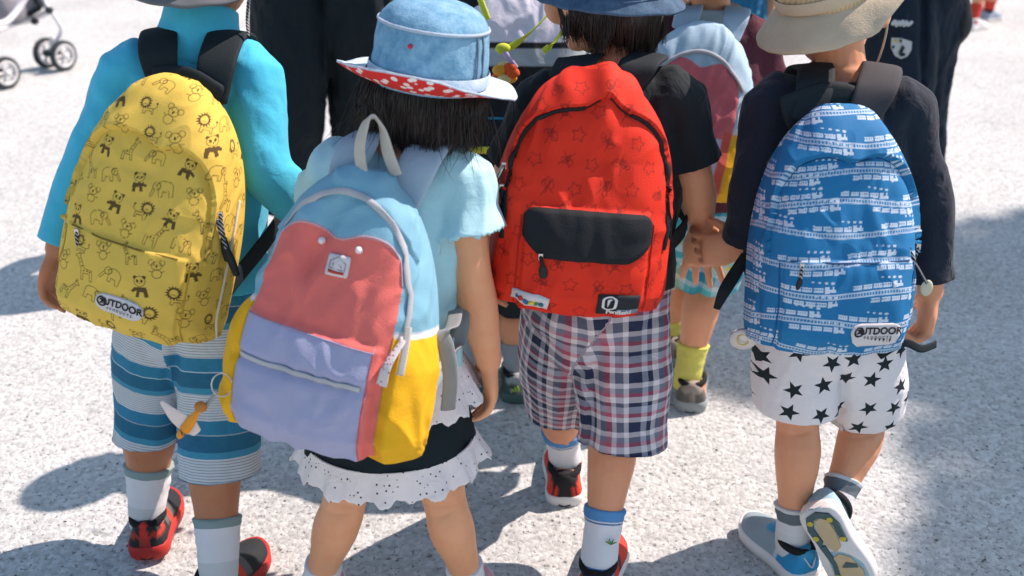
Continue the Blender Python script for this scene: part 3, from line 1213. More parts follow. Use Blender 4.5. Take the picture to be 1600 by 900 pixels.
def strap(bag, J, q, m, w=0.045, th=0.008, xs=0.045, ystart=0.93, name='shoulder_strap', lift=0.0, seam=None, inw=0.5):
    sg = -1 if q == 'L' else 1
    S, F, up, s = J['S'], J['F'], J['up'], J['s']
    sh, neck = J['s' + q], J['neck']
    M = neck * (1 - inw) + sh * inw
    a = bag.local(sg * xs, bag.H * ystart, 0.012)
    topp = M + up * (0.036 * s + lift) - F * 0.02
    mid = (a + topp) / 2 - F * 0.022 + up * 0.016
    pts = [a, mid, topp, M + F * 0.055 * s + up * 0.012, M + F * 0.095 * s - up * 0.06 * s, M + F * 0.10 * s - up * 0.15 * s + S * sg * 0.01,
           J['pel'] + (neck - J['pel']) * 0.30 + S * sg * (0.13 * s) + F * 0.03, bag.local(sg * (bag.W - 0.006), 0.07, 0.010)]
    side = nrm(S * sg + up * -0.15)
    refs = [bag.R * sg, S * sg, side, S * sg, S * sg, S * sg, up, up]
    refs = A([nrm(r_) for r_ in refs])
    rr = [[w * .42, th / 2], [w * .5, th / 2], [w * .5, th / 2], [w * .5, th / 2], [w * .45, th / 2], [w * .3, th * .35], [w * .28, th * .3], [w * .28, th * .3]]
    return part(name, tube(pts, rr, n=16, sub=7, ref=refs, sq=0.55), m, bag.root)


# ------------------------------------------------------------------ hats and hair
def hat(root, c, up, F, rc, rt, hgt, brim, m_crown, m_brim_top=None, m_brim_under=None, name='hat', seams=None, nb=72, amp=0.002, seed=3, band=True, panels=0):
    up = nrm(up)
    F = nrm(A(F) - A(F).dot(up) * up)
    S = np.cross(F, up)
    az = np.arange(nb) / nb * 2 * math.pi          # 0 = back (towards -F), growing to the right
    dirs = [-F * math.cos(a) + S * math.sin(a) for a in az]
    rings = []
    prof = [(rc * 1.0, 0.0), (rc * 1.0, 0.012), (rc * .985, hgt * .3), (rc * .965, hgt * .52), (rt * 1.0, hgt * .72), (rt * .93, hgt * .85), (rt * .76, hgt * .96), (rt * .45, hgt * 1.04), (rt * .05, hgt * 1.07)]
    prof = cr(prof, 3)
    for r, z in prof:
        rings.append(A([c + d * r * A(1.0) + up * z - F * 0 for d in dirs]))
    V, Fc = loft(rings)
    elong = 1.12
    rel = V - c
    V = c + rel + np.outer(rel @ F * (elong - 1), F)
    Nn = rel - np.outer(rel @ up * 0.3, up)
    Nn /= np.linalg.norm(Nn, axis=1)[:, None] + 1e-9
    V = V + Nn * (pn(V * 55, seed) * amp + pn(V * 22, seed + 1) * amp * 1.6)[:, None]
    h = part(name, (V, Fc), m_crown, root)
    # brim
    nr = 9
    T, Bm = [], []
    for j in range(nr):
        f = j / (nr - 1)
        ring_t = []
        for k, d in enumerate(dirs):
            ln, sl, sl2 = brim(az[k])
            slope = sl + (sl2 - sl) * f
            x = ln * f
            z = math.tan(rad(sl)) * x + (math.tan(rad(sl2)) - math.tan(rad(sl))) * x * f * 0.5
            dd = d + F * d.dot(F) * (elong - 1) * (rc / (rc + x))
            ring_t.append(c + dd * (rc * 0.985 + x) + up * (0.004 + z))
        T.append(A(ring_t))
    T = A(T)
    T = T + up * ((pn(T.reshape(-1, 3) * 28, seed + 4) * 0.0025).reshape(nr, nb) * np.linspace(0, 1, nr)[:, None])[..., None]
    Bm = T - up * 0.0028
    n_ = nb
    V = np.concatenate([T.reshape(-1, 3), Bm.reshape(-1, 3)], 0)
    Fq, mi = [], []
    off = nr * nb
    for j in range(nr - 1):
        for k in range(nb):
            k2 = (k + 1) % nb
            a, b_, c_, d_ = j * nb + k, j * nb + k2, (j + 1) * nb + k2, (j + 1) * nb + k
            Fq.append((a, d_, c_, b_)); mi.append(0)
            Fq.append((off + a, off + b_, off + c_, off + d_)); mi.append(1)
    for k in range(nb):
        k2 = (k + 1) % nb
        a, b_ = (nr - 1) * nb + k, (nr - 1) * nb + k2
        Fq.append((a, off + a, off + b_, b_)); mi.append(0)
    part('brim', (V, A(Fq)), [m_brim_top or m_crown, m_brim_under or m_crown], h, attrs={'midx': mi})
    if band:
        part('hat_band', loft([c + A([(d + F * d.dot(F) * (elong - 1)) * (rc * 1.035 + (0.0012 if 0 < i < 3 else 0)) for d in dirs]) + up * z for i, z in enumerate((0.006, 0.009, 0.021, 0.024))], caps=False), m_brim_top or m_crown, h)
    for sm in (seams or []):
        sm(h, c, up, F, S)
    return h


def strands(root, roots, m, name='hair', taper=True, wid=0.0016):
    """roots: list of polylines; each becomes a thin tapered lock"""
    geos_V, geos_F, n = [], [], 0
    for pts in roots:
        pts = np.asarray(pts, float)
        C = cr(pts, 3)
        T = np.gradient(C, axis=0)
        T /= np.linalg.norm(T, axis=1)[:, None] + 1e-9
        a = A([0.3, 0.9, 0.2])
        s = np.cross(T, a); s /= np.linalg.norm(s, axis=1)[:, None] + 1e-9
        f = np.cross(T, s)
        k = len(C)
        w = wid * (1 - 0.85 * np.linspace(0, 1, k) ** 2)
        ring = [C + s * w[:, None], C - s * 0.5 * w[:, None] + f * 0.8 * w[:, None], C - s * 0.5 * w[:, None] - f * 0.8 * w[:, None]]
        V = np.stack(ring, 1).reshape(-1, 3)
        F = []
        for i in range(k - 1):
            for j in range(3):
                j2 = (j + 1) % 3
                F.append((n + i * 3 + j, n + i * 3 + j2, n + i * 3 + 3 + j2, n + i * 3 + 3 + j))
        geos_V.append(V); geos_F.append(A(F)); n += len(V)
    return part(name, (np.vstack(geos_V), np.vstack(geos_F)), m, root)


# ------------------------------------------------------------------ pattern drawing (flat print, stored per vertex)
class Print:
    def __init__(self, XA, YA, base):
        self.x, self.y = XA.ravel(), YA.ravel()
        self.sh = XA.shape
        self.c = np.tile(A(base, float), (len(self.x), 1))

    def _box(self, x0, x1, y0, y1):
        return np.nonzero((self.x > x0) & (self.x < x1) & (self.y > y0) & (self.y < y1))[0]

    def put(self, idx, a, col):
        a = np.clip(a, 0, 1)[:, None]
        self.c[idx] = self.c[idx] * (1 - a) + A(col) * a

    def line(self, pts, w, col, alpha=1.0, soft=0.0007):
        pts = A(pts)
        m = w + soft * 2
        idx = self._box(pts[:, 0].min() - m, pts[:, 0].max() + m, pts[:, 1].min() - m, pts[:, 1].max() + m)
        if not len(idx): return
        x, y = self.x[idx], self.y[idx]
        d = np.full(len(idx), 9.0)
        for (ax, ay), (bx, by) in zip(pts[:-1], pts[1:]):
            L = (bx - ax) ** 2 + (by - ay) ** 2 + 1e-12
            t = np.clip(((x - ax) * (bx - ax) + (y - ay) * (by - ay)) / L, 0, 1)
            d = np.minimum(d, np.hypot(x - ax - t * (bx - ax), y - ay - t * (by - ay)))
        self.put(idx, alpha * (1 - sstep(w - soft * .5, w + soft, d)), col)

    def fill(self, pts, col, alpha=1.0):
        pts = A(pts)
        idx = self._box(pts[:, 0].min(), pts[:, 0].max(), pts[:, 1].min(), pts[:, 1].max())
        if not len(idx): return
        x, y = self.x[idx], self.y[idx]
        ins = np.zeros(len(idx), bool)
        n = len(pts)
        for k in range(n):
            ax, ay = pts[k]; bx, by = pts[(k + 1) % n]
            if ay == by: continue
            c = ((ay > y) != (by > y)) & (x < (bx - ax) * (y - ay) / (by - ay) + ax)
            ins ^= c
        self.put(idx, ins * alpha, col)

    def out(self):
        return self.c.reshape(*self.sh, 3)


def circ(cx, cy, rx, ry=None, n=18, a0=0, a1=2 * math.pi):
    ry = rx if ry is None else ry
    return [(cx + rx * math.cos(a0 + (a1 - a0) * k / n), cy + ry * math.sin(a0 + (a1 - a0) * k / n)) for k in range(n + 1)]


def star_pts(r, k=0.5, n=5, a0=math.pi / 2):
    return [((r if i % 2 == 0 else r * k) * math.cos(a0 + i * math.pi / n), (r if i % 2 == 0 else r * k) * math.sin(a0 + i * math.pi / n)) for i in range(2 * n + 1)]


def animal(kind):
    """line drawings of zoo animals: (strokes, dark fills, light fills) in units of the motif"""
    L, D, W = [], [], []
    if kind == 0:      # lion
        D.append(star_pts(0.40, 0.70, 15)); W.append(circ(0, 0, 0.22)); L.append(circ(0, 0, 0.22))
        D += [circ(-0.08, 0.05, 0.03, n=8), circ(0.08, 0.05, 0.03, n=8), circ(0, -0.03, 0.035, n=8)]
        L += [[(-0.1, -0.1), (0, -0.07), (0.1, -0.1)], [(0.2, -0.32), (0.5, -0.3), (0.55, -0.6), (0.45, -0.6), (0.42, -0.45), (0.1, -0.45), (0.08, -0.62), (-0.05, -0.6), (-0.05, -0.4)], [(0.52, -0.35), (0.72, -0.2), (0.7, -0.05)]]
        D.append(circ(0.7, -0.02, 0.06, n=8))
    elif kind == 1:    # elephant
        L += [circ(-0.1, 0.1, 0.42, 0.28, a0=0.2, a1=3.3), [(-0.52, 0.05), (-0.5, -0.4), (-0.32, -0.4), (-0.3, -0.15), (0.0, -0.15), (0.02, -0.4), (0.2, -0.4), (0.2, -0.1)], circ(0.32, 0.12, 0.2), [(0.5, 0.05), (0.62, -0.2), (0.7, -0.38), (0.6, -0.42), (0.48, -0.2), (0.42, -0.05)], circ(0.2, 0.14, 0.1, 0.14)]
        D.append(circ(0.38, 0.15, 0.025, n=8))
    elif kind == 2:    # koala
        L += [circ(0, 0.1, 0.28, 0.24), circ(-0.3, 0.28, 0.15), circ(0.3, 0.28, 0.15), circ(0, -0.35, 0.26, 0.24), [(-0.2, -0.25), (-0.4, -0.2)], [(0.2, -0.25), (0.4, -0.2)]]
        D += [circ(0, 0.08, 0.06, 0.10, n=10), circ(-0.12, 0.15, 0.025, n=8), circ(0.12, 0.15, 0.025, n=8)]
    elif kind == 3:    # panda
        D += [circ(-0.24, 0.38, 0.10), circ(0.24, 0.38, 0.10), [(-0.35, -0.1), (0.3, -0.12), (0.5, -0.3), (0.42, -0.4), (0.2, -0.3), (0.25, -0.62), (0.05, -0.62), (0, -0.35), (-0.2, -0.35), (-0.25, -0.62), (-0.45, -0.6), (-0.4, -0.3)]]
        W.append(circ(0, 0.18, 0.30, 0.26)); L += [circ(0, 0.18, 0.30, 0.26)]
        D2 = [circ(-0.12, 0.2, 0.075, 0.09, n=10), circ(0.12, 0.2, 0.075, 0.09, n=10), circ(0, 0.08, 0.04, n=8)]
        return L, D, W, D2
    else:              # giraffe
        L += [[(-0.5, -0.6), (-0.46, -0.1), (-0.05, -0.05), (0.25, 0.5), (0.2, 0.62), (0.5, 0.55), (0.52, 0.46), (0.38, 0.44), (0.15, -0.1), (0.15, -0.6), (0.03, -0.6), (0.02, -0.28), (-0.34, -0.28), (-0.36, -0.6), (-0.5, -0.6)], [(0.25, 0.62), (0.25, 0.74)], [(0.32, 0.62), (0.33, 0.74)]]
        D += [circ(-0.35, -0.17, 0.05, n=8), circ(-0.2, -0.15, 0.05, n=8), circ(-0.02, -0.16, 0.05, n=8), circ(0.1, 0.05, 0.04, n=8), circ(0.2, 0.22, 0.04, n=8), circ(0.27, 0.38, 0.035, n=8)]
    return L, D, W, []


def animal_print(base, ink):
    def fn(XA, YA):
        pr = Print(XA, YA, base)
        rng = random.Random(4)
        k = 0
        sp = 0.0385
        for j in range(-1, 13):
            for i in range(-7, 8):
                x = (i + (0.5 if j % 2 else 0)) * sp * 1.12 + rng.uniform(-.004, .004)
                y = j * sp * 0.92 + 0.012 + rng.uniform(-.004, .004)
                kind = (i * 2 + j * 3 + rng.choice((0, 0, 1))) % 5
                an = rng.uniform(-0.35, 0.35)
                sc = 0.026 * rng.uniform(0.9, 1.15)
                fl = rng.choice((-1, 1))
                L, D, W, D2 = animal(kind)
                tr = lambda pts: [(x + sc * (fl * p[0] * math.cos(an) - p[1] * math.sin(an)), y + sc * (fl * p[0] * math.sin(an) + p[1] * math.cos(an))) for p in pts]
                for p in D: pr.fill(tr(p), ink, 0.92)
                for p in W: pr.fill(tr(p), base)
                for p in D2: pr.fill(tr(p), ink, 0.92)
                for p in L: pr.line(tr(p), 0.00045, ink, 0.72)
        return pr.out()
    return fn


def star_print(base, ink):
    def fn(XA, YA):
        pr = Print(XA, YA, base)
        rng = random.Random(9)
        sp = 0.040
        for j in range(0, 12):
            for i in range(-6, 7):
                x = (i + (0.5 if j % 2 else 0)) * sp + rng.uniform(-.004, .004)
                y = j * sp * 0.85 + 0.012 + rng.uniform(-.004, .004)
                an = rng.uniform(-0.5, 0.5)
                tr = lambda pts, s: [(x + s * (p[0] * math.cos(an) - p[1] * math.sin(an)), y + s * (p[0] * math.sin(an) + p[1] * math.cos(an))) for p in pts]
                if (i + j) % 2 == 0:
                    pr.line(tr(star_pts(1, 0.55), 0.0105), 0.0005, ink, 0.8)
                else:          # small bunch of scribbled leaves and rings
                    s = 0.014
                    for _ in range(3):
                        cx, cy = rng.uniform(-.45, .45), rng.uniform(-.6, .6)
                        pr.line(tr(circ(cx, cy, rng.uniform(.22, .42), rng.uniform(.2, .5), 14), s), 0.0005, ink, 0.75)
                    pr.line(tr([(-.6, -.8), (-.2, -.2), (.1, .3), (.5, .9)], s), 0.0006, ink, 0.7)
                    pr.line(tr([(.6, -.6), (.1, -.1), (-.5, .6)], s), 0.0006, ink, 0.7)
                    pr.fill(tr(circ(rng.uniform(-.3, .3), rng.uniform(-.3, .3), .22, .35, 10), s), ink, 0.5)
        return pr.out()
    return fn


def train_print(base, ink):
    def fn(XA, YA):
        pr = Print(XA, YA, base)
        rng = random.Random(2)
        x, y = pr.x, pr.y
        rowh = 0.0420
        for j in range(-1, 14):
            ph = rng.uniform(0, 6)
            wav = lambda xx: j * rowh + 0.006 + 0.0045 * np.sin(xx * 26 + ph) + 0.02 * xx * math.sin(ph)
            yy = y - wav(x)
            # track: two rails with sleepers
            rail = (1 - sstep(0.0007, 0.0013, np.abs(yy - 0.0030))) + (1 - sstep(0.0007, 0.0013, np.abs(yy + 0.0030)))
            tie = (np.abs(yy) < 0.0032) * (np.mod(x, 0.0042) < 0.0020)
            pr.put(np.arange(len(x)), np.clip(rail + tie * 0.7, 0, 1) * 0.72, ink)
            for up_, o in ((1, rng.uniform(0, .1)), (-1, rng.uniform(0, .1))):
                if rng.random() < 0.12: continue
                yc = yy - up_ * 0.0098
                L = 0.098 if up_ > 0 else 0.120
                xm = np.mod(x + o + 10, L)
                car = np.mod(xm, 0.0145)
                body = (xm < 0.058) * (car < 0.0125) * (np.abs(yc) < 0.0032)
                win = (np.abs(yc - 0.0006) < 0.0011) * (np.mod(car, 0.0031) < 0.0015)
                eng = (xm > 0.058) * (xm < 0.0725) * (((yc < 0.001) * (yc > -0.0032)) + (xm < 0.064) * (np.abs(yc) < 0.0045) + (xm > 0.068) * (xm < 0.0705) * (yc > 0) * (yc < 0.005) > 0)
                pr.put(np.arange(len(x)), np.clip(body * (1 - 0.75 * win) + eng, 0, 1) * 0.85, ink)
                for q in range(4):
                    pr_x = 0.069 - 0.009 * q
                    dx = np.abs(xm - pr_x)
                    d = np.hypot(dx / 1.5, yc - 0.0092 - 0.0006 * q)
                    pr.put(np.arange(len(x)), (d < 0.0019 - 0.00022 * q) * 0.8, ink)
        return pr.out()
    return fn

# ------------------------------------------------------------------ shared bits of the backpacks
def zrow(XA, YA, seed, amp=0.0022):
    amp = amp * 1.45
    p = np.stack([XA.ravel() * 20, YA.ravel() * 14, np.zeros(XA.size) + seed * 3.1], 1)
    q = p + 0.7 * np.stack([pn(p * .6 + 3, seed), pn(p * .6 + 9, seed + 1), p[:, 2] * 0], 1)
    n = (1 - 2 * np.abs(pn(q, seed + 2))) * 0.8 + 0.5 * pn(q * 2.3, seed + 3)
    return (n * amp).reshape(XA.shape)


def arch_disp(a=0.128, yb=0.10, yt=0.285, dip=0.018, dw=0.022, dx=0.0, h=0.007, pk=(0.098, 0.135, 0.010), ridge=None, seed=1, amp=0.0022, top_h=0.0):
    def yarc(x):
        return yb + (yt - yb) * np.clip(1 - np.abs(x / a) ** 3, 0, 1) ** (1 / 3) - dip * np.exp(-((x - dx) / dw) ** 2)
    def fn(X, Y):
        ab = Y - np.where(np.abs(X) < a, yarc(X), -1)
        d = h * sstep(-0.0012, 0.0014, ab) * np.exp(-np.clip(ab, 0, 9) / 0.07)
        d = d - 0.004 * np.exp(-(np.clip(-ab, 0, 9) / 0.018) ** 1.0) * (ab < 0)
        if pk:
            w, t, ph = pk
            ins = sstep(w + .004, w - .004, np.abs(X)) * sstep(t + .003, t - .003, Y)
            bul = np.clip(1 - (X / w) ** 2, 0, 1) ** .5 * np.clip((t - Y) / 0.05, 0, 1) ** .5
            d = d + ins * (0.003 + ph * bul)
        if ridge:
            rx, rw, rh, r0 = ridge
            d = d + rh * np.exp(-((X - rx) / rw) ** 2) * sstep(r0, r0 + 0.06, Y)
        return d + zrow(X, Y, seed, amp)
    fn.yarc = yarc
    def path(n=60, tail=0.05, x0=None, x1=None):
        pts = []
        for k in range(n + 1):
            f = math.pi * k / n
            c, s = -math.cos(f), math.sin(f)
            x = a * np.sign(c) * abs(c) ** (2 / 3)
            y = yb + (yt - yb) * s ** (2 / 3) - dip * math.exp(-((x - dx) / dw) ** 2)
            pts.append((x, y - 0.0025))
        return [(-a, yb - tail)] + pts + [(a, yb - tail)]
    fn.path = path
    return fn


LABEL_W = mat('label_white', (0.62, 0.60, 0.60), rough=0.6, bump=(900, 0.2), var=0.06)
PRINT_K = mat('label_print_black', (0.012, 0.012, 0.014), rough=0.6, bump=None, var=0)
PULL = mat('dark_pull', (0.015, 0.022, 0.024), rough=0.55, bump=None)


def cord_fn(nt, tc):
    w = nt.nodes.new('ShaderNodeTexWave')
    w.inputs['Scale'].default_value = 90
    w.bands_direction = 'DIAGONAL'
    nt.links.new(tc.outputs['Object'], w.inputs['Vector'])
    r = ramp(nt, [(0.0, (0.012, 0.015, 0.018)), (0.62, (0.35, 0.36, 0.36))])
    nt.links.new(w.outputs[0], r.inputs[0])
    return r.outputs[0]


CORD = mat('black_white_cord', color_fn=cord_fn, rough=0.8, bump=(900, 0.3), var=0)


def panel_seams(bag, x, y0, y1, col, yb=None):
    m_ = mat('seam_%d' % int(col[0] * 1e4), col, rough=.85, bump=(900, .5), var=.1)
    for sg in (-1, 1):
        zip_line(bag, [(sg * x, y) for y in np.linspace(y0, y1, 14)], m_, w=0.0022, th=0.0012, off=0.0004, name='seam')


def outdoor_label(bag, cx, cy, ang, w=0.073, h=0.026):
    p = part('label_patch', patch_geo(bag, cx, cy, w, h, ang, rr=0.49), LABEL_W, bag.root, label='white rounded label reading OUTDOOR PRODUCTS')
    ca, sa = math.cos(ang), math.sin(ang)
    def loc(x, y): return cx + x * ca - y * sa, cy + x * sa + y * ca
    r = 0.0074
    x, y = loc(-w * 0.355, 0.0012)
    ring_on(bag, x, y, r, 0.0021, PRINT_K, p)
    xy = [(-.0055, -.004), (-.001, .001), (-.0042, .0035), (.0046, .0048), (.002, -.0005), (.0052, -.0045), (.0008, -.0018)]
    V = bag.wrap([(x + a * ca - b * sa, y + a * sa + b * ca) for a, b in xy], 0.0044)
    part('lettering', (V, [(0, 1, 6), (1, 2, 3), (1, 3, 4), (4, 5, 6), (1, 4, 6)]), PRINT_K, p, smooth=False)
    x, y = loc(w * 0.085, 0.0022)
    text_on(bag, 'UTDOOR', x, y, 0.0142, PRINT_K, p, ang, offset=0.00042, sx=0.98)
    x, y = loc(w * 0.03, -0.0072)
    text_on(bag, 'PRODUCTS', x, y, 0.0052, PRINT_K, p, ang, spacing=1.75, offset=0.0001)
    return p


def ank(heel, td, s, lift=0.0):
    return A(heel) + nrm(td) * 0.054 * s + A([0, 0, 0.080 * s + lift])


DN = A([0, 0, -1.0])
fwd = A([0, 1.0, 0])

# ================================================================== child with the yellow backpack
s = 1.07
tL, tR = nrm([-0.10, 1, 0]), nrm([0.30, 1, 0])
hL, hR = G(232, 884), G(322, 972)
J1 = dict(pel=P(300, 440, 1.60), neck=P(312, 62, 1.66), head=P(314, -75, 1.69),
          sL=P(212, 108, 1.64), eL=P(138, 262, 1.60), wL=P(92, 388, 1.56),
          sR=P(392, 112, 1.63), eR=P(416, 262, 1.56), wR=P(474, 330, 1.58),
          hL=P(258, 490, 1.61), hR=P(342, 490, 1.59), kL=P(238, 622, 1.63), kR=P(334, 640, 1.56),
          aL=ank(hL, tL, s, 0.012), aR=ank(hR, tR, s), tL=tL, tR=tR)
J1['hdL'] = dict(d=P(74, 452, 1.56) - J1['wL'], n=A([1, -0.25, 0]), t=A([0.1, 1, 0]), curl=0.75)
J1['hdR'] = dict(d=P(530, 350, 1.63) - J1['wR'], n=A([0, 0.2, 1.0]), t=A([0, 1, 0]), curl=0.9)
boy1 = person('person', 'child in turquoise long-sleeved shirt and blue striped trousers at the left', J1, s, SKIN1, 'children walking hand in hand', eyes=True)
CYAN = mat('turquoise_jersey', (0.060, 0.47, 0.66), rough=0.8, wrinkle=0.22, sheen=0.1)
top(J1, boy1, CYAN, sleeve=0.965, pad=0.010, hem=-0.005, seed=11, amp=0.0030, cuff=1.15, flare=1.0)
up1 = J1['up']
part('collar', tube([J1['neck'] - up1 * 0.03, J1['neck'] + up1 * 0.015, J1['neck'] + up1 * 0.045 + A([0, .008, 0])], [[0.090, 0.066], [0.062, 0.058], [0.055, 0.054]], ref=J1['S'], n=28, sub=4, cap='flat'), CYAN, boy1)
STR = mat('striped_jersey', rough=0.85, wrinkle=0.4, var=0.08,
          color_fn=stripes([(0.0, (0.55, 0.60, 0.64)), (0.43, (0.03, 0.20, 0.34)), (0.64, (0.36, 0.50, 0.58)), (0.66, (0.02, 0.13, 0.23)), (0.90, (0.05, 0.26, 0.40))], 0.108, fine=(0.0046, 0.62, (0.22, 0.28, 0.33)), v0=0.094))
bottoms(J1, boy1, STR, hemL=1.36, hemR=1.40, name='trousers', pad=0.010, flareL=1.06, flareR=1.18, seed=21, amp=0.0030, offR=(0.010, 0, 0))
SOCKW = mat('white_sock', rough=0.95, var=0.06, bump=(700, 0.4), color_fn=stripes([(0.0, (0.72, 0.72, 0.74)), (0.40, (0.24, 0.33, 0.33)), (0.53, (0.60, 0.62, 0.62))], 0.14, v0=0.0))
for q in 'LR': sock(boy1, J1, q, SOCKW, hgt=0.072, r=1.18)


def c1(x, y, z):
    c = np.tile(A([0.020, 0.024, 0.026]), (len(x), 1))
    c[(z > 0.046) & (z < 0.055) & (np.abs(y) > 0.2) & (x < 0.3)] = (0.42, 0.045, 0.03)
    c[(x < 0.06) & (np.abs(y) < 0.15) & (z > 0.045)] = (0.62, 0.04, 0.03)
    c[(x > 0.30) & (x < 0.55) & (z > 0.03)] = (0.12, 0.12, 0.115)
    c[(x > 0.40) & (x < 0.46) & (np.abs(y) > .4)] = (0.62, 0.06, 0.03)
    return c


REDSOLE = mat('red_rubber', (0.44, 0.032, 0.026), rough=0.55, bump=(200, 0.2))
BLK = mat('black_lining', (0.012, 0.013, 0.015), rough=0.9)
fL = shoe_frame(hL + A([0, 0, 0.012]), tL + A([0, 0, -0.05]))
shoe(boy1, fL, 0.185, 0.078, c1, REDSOLE, BLK, sole_t=0.026, heel_h=0.058)
shoe(boy1, shoe_frame(hR, tR), 0.185, 0.078, c1, REDSOLE, BLK, sole_t=0.026, heel_h=0.058)
GREY = mat('grey_felt', (0.13, 0.14, 0.145), rough=0.9)
hat(boy1, J1['head'] + A([0, -0.004, -0.012]), nrm([0.03, -0.24, 1]), J1['hF'], 0.092, 0.080, 0.105, lambda a: (0.034, -24, -30), GREY)
part('hat_cord', tube([P(388, 2, 1.63), P(386, 30, 1.62), P(388, 55, 1.60)], 0.0022, n=8), CORD, boy1)

YB, YINK = (0.70, 0.49, 0.085), (0.055, 0.030, 0.012)
d1 = arch_disp(a=0.122, yb=0.10, yt=0.292, dip=0.014, dw=0.024, dx=0.02, h=0.008, pk=(0.098, 0.135, 0.010), seed=3, amp=0.0024)
b1 = Bag('backpack', 'yellow backpack printed with brown zoo animals worn by the child at left', P(172, 508, 1.39), P(284, 120, 1.525), -17, 0.1265, 0.105,
         mat('yellow_canvas', attr='col', rough=0.8, var=0.05, bump=(600, 0.25)), d1, animal_print(YB, YINK), nu=320, nt=400, t0=0.30, pw=2.05)
zip_line(b1, d1.path()[:-1], mat('yellow_zip', (0.20, 0.14, 0.02), rough=0.7, bump=None), w=0.004, th=0.0012, off=-0.002)
zip_line(b1, [(-0.085, 0.133), (-0.03, 0.131), (0.03, 0.131), (0.085, 0.133)], mat('yellow_zip'), w=0.003, th=0.0010, off=0.0012, name='pocket_zipper')
panel_seams(b1, 0.104, 0.004, 0.128, (0.50, 0.33, 0.04))
outdoor_label(b1, 0.020, 0.046, rad(-1))
puller(b1, -0.068, 0.128, 0.052, PULL, CORD)
puller(b1, 0.121, 0.205, 0.070, PULL, CORD, ang=0.05, w=0.006)
puller(b1, 0.124, 0.195, 0.085, PULL, CORD, ang=0.22, w=0.006)
part('side_piping', tube([b1.at(0.168, y, 0.001) for y in np.linspace(0.005, 0.22, 14)], 0.0022, n=8, sub=2), mat('pale_piping', (0.7, 0.66, 0.5), rough=.8), b1.root)
strap(b1, J1, 'L', BLACKWEB, w=0.058, xs=0.040, inw=0.56, lift=0.006)
strap(b1, J1, 'R', BLACKWEB, w=0.058, xs=0.040, inw=0.62, lift=0.006)
part('yoke', tube([b1.local(-0.05, b1.H * 0.955, 0.018), b1.local(0, b1.H * 0.985, 0.018), b1.local(0.05, b1.H * 0.955, 0.018)], [[0.02, 0.006]] * 3, ref=b1.U, n=12, sq=.6), BLACKWEB, b1.root)

# ================================================================== girl with the patchwork backpack
s = 0.96
tL, tR = nrm([-0.05, 1, 0]), nrm([0.10, 1, 0])
hL, hR = G(497, 1000), G(728, 1005)
J2 = dict(pel=P(606, 560, 1.42), neck=P(622, 226, 1.44), head=P(660, 122, 1.46),
          sL=P(544, 266, 1.42), eL=P(506, 345, 1.50), wL=P(504, 338, 1.60),
          sR=P(712, 276, 1.43), eR=P(738, 430, 1.40), wR=P(763, 562, 1.42),
          hL=P(556, 600, 1.41), hR=P(654, 600, 1.41), kL=P(540, 775, 1.37), kR=P(694, 778, 1.38),
          aL=ank(hL, tL, s), aR=ank(hR, tR, s), tL=tL, tR=tR)
J2['hdL'] = dict(d=P(515, 345, 1.67) - J2['wL'], n=A([-1, 0, -.3]), t=A([0, 0, 1.]), curl=0.8)
J2['hdR'] = dict(d=P(770, 650, 1.425) - J2['wR'], n=A([-0.9, -0.15, 0]), t=A([-0.25, 1, 0]), curl=0.55, s=1.06)
girl = person('person', 'girl in pale aqua T-shirt and ruffled black and white skirt', J2, s, SKIN2, 'children walking hand in hand', head_up=nrm([0.10, 0.15, 1]), armr=1.08, legr=0.84, headk=0.92)
AQUA = mat('pale_aqua_jersey', (0.38, 0.64, 0.70), rough=0.85, wrinkle=0.22, sheen=0.1)
top(J2, girl, AQUA, sleeve=0.265, pad=0.012, hem=0.05, seed=31, amp=0.0035, cuff=1.30, loose=1.0, flare=1.0, spad=0.014)
part('neckline', tube([J2['neck'] + A([0.052 * math.cos(a), 0.048 * math.sin(a) + .004, -0.008 + 0.012 * math.sin(a)]) for a in np.linspace(0, 2 * math.pi, 24)], [[0.009, 0.0035]] * 24, n=10, sub=2, ref=A([0, 0, 1.0])), mat('coral_rib', (0.62, 0.22, 0.15), rough=.85), girl)
# skirt: black base with two lace ruffles
LACE = mat('white_eyelet_lace', color_fn=dots_fn((0.78, 0.74, 0.74), (0.05, 0.05, 0.055), 105, 0.17, 0.9), rough=0.9, wrinkle=0.45, var=0.05)
BSK = mat('black_skirt_cotton', (0.007, 0.016, 0.021), rough=0.9, wrinkle=0.2)


def ruffle(c0, c1_, r0, r1, wav, nwave, seed, nr=14, n=220, jag=0.006, tilt=0.0):
    rings = []
    rng = random.Random(seed)
    ph = [rng.uniform(0, 6) for _ in range(4)]
    for j in range(nr):
        f = j / (nr - 1)
        pts = []
        for k in range(n):
            a = 2 * math.pi * k / n
            wv = math.sin(nwave * a + ph[0]) + 0.6 * math.sin(nwave * 1.7 * a + ph[1]) + 0.4 * math.sin(nwave * .5 * a + ph[2])
            r = r0 + (r1 - r0) * f + wav * wv * f ** 1.2
            z = jag * f * (math.sin(nwave * 2 * a + ph[3]) + 0.5 * math.sin(nwave * 5 * a)) 
            c = c0 + (c1_ - c0) * f
            pts.append(c + A([r * math.cos(a), r * 0.86 * math.sin(a), z + tilt * r * math.cos(a)]))
        rings.append(A(pts))
    inner = [ (r_ - r_.mean(0)) * 0.985 + r_.mean(0) for r_ in rings[::-1]]
    return loft(rings + inner, caps=False)


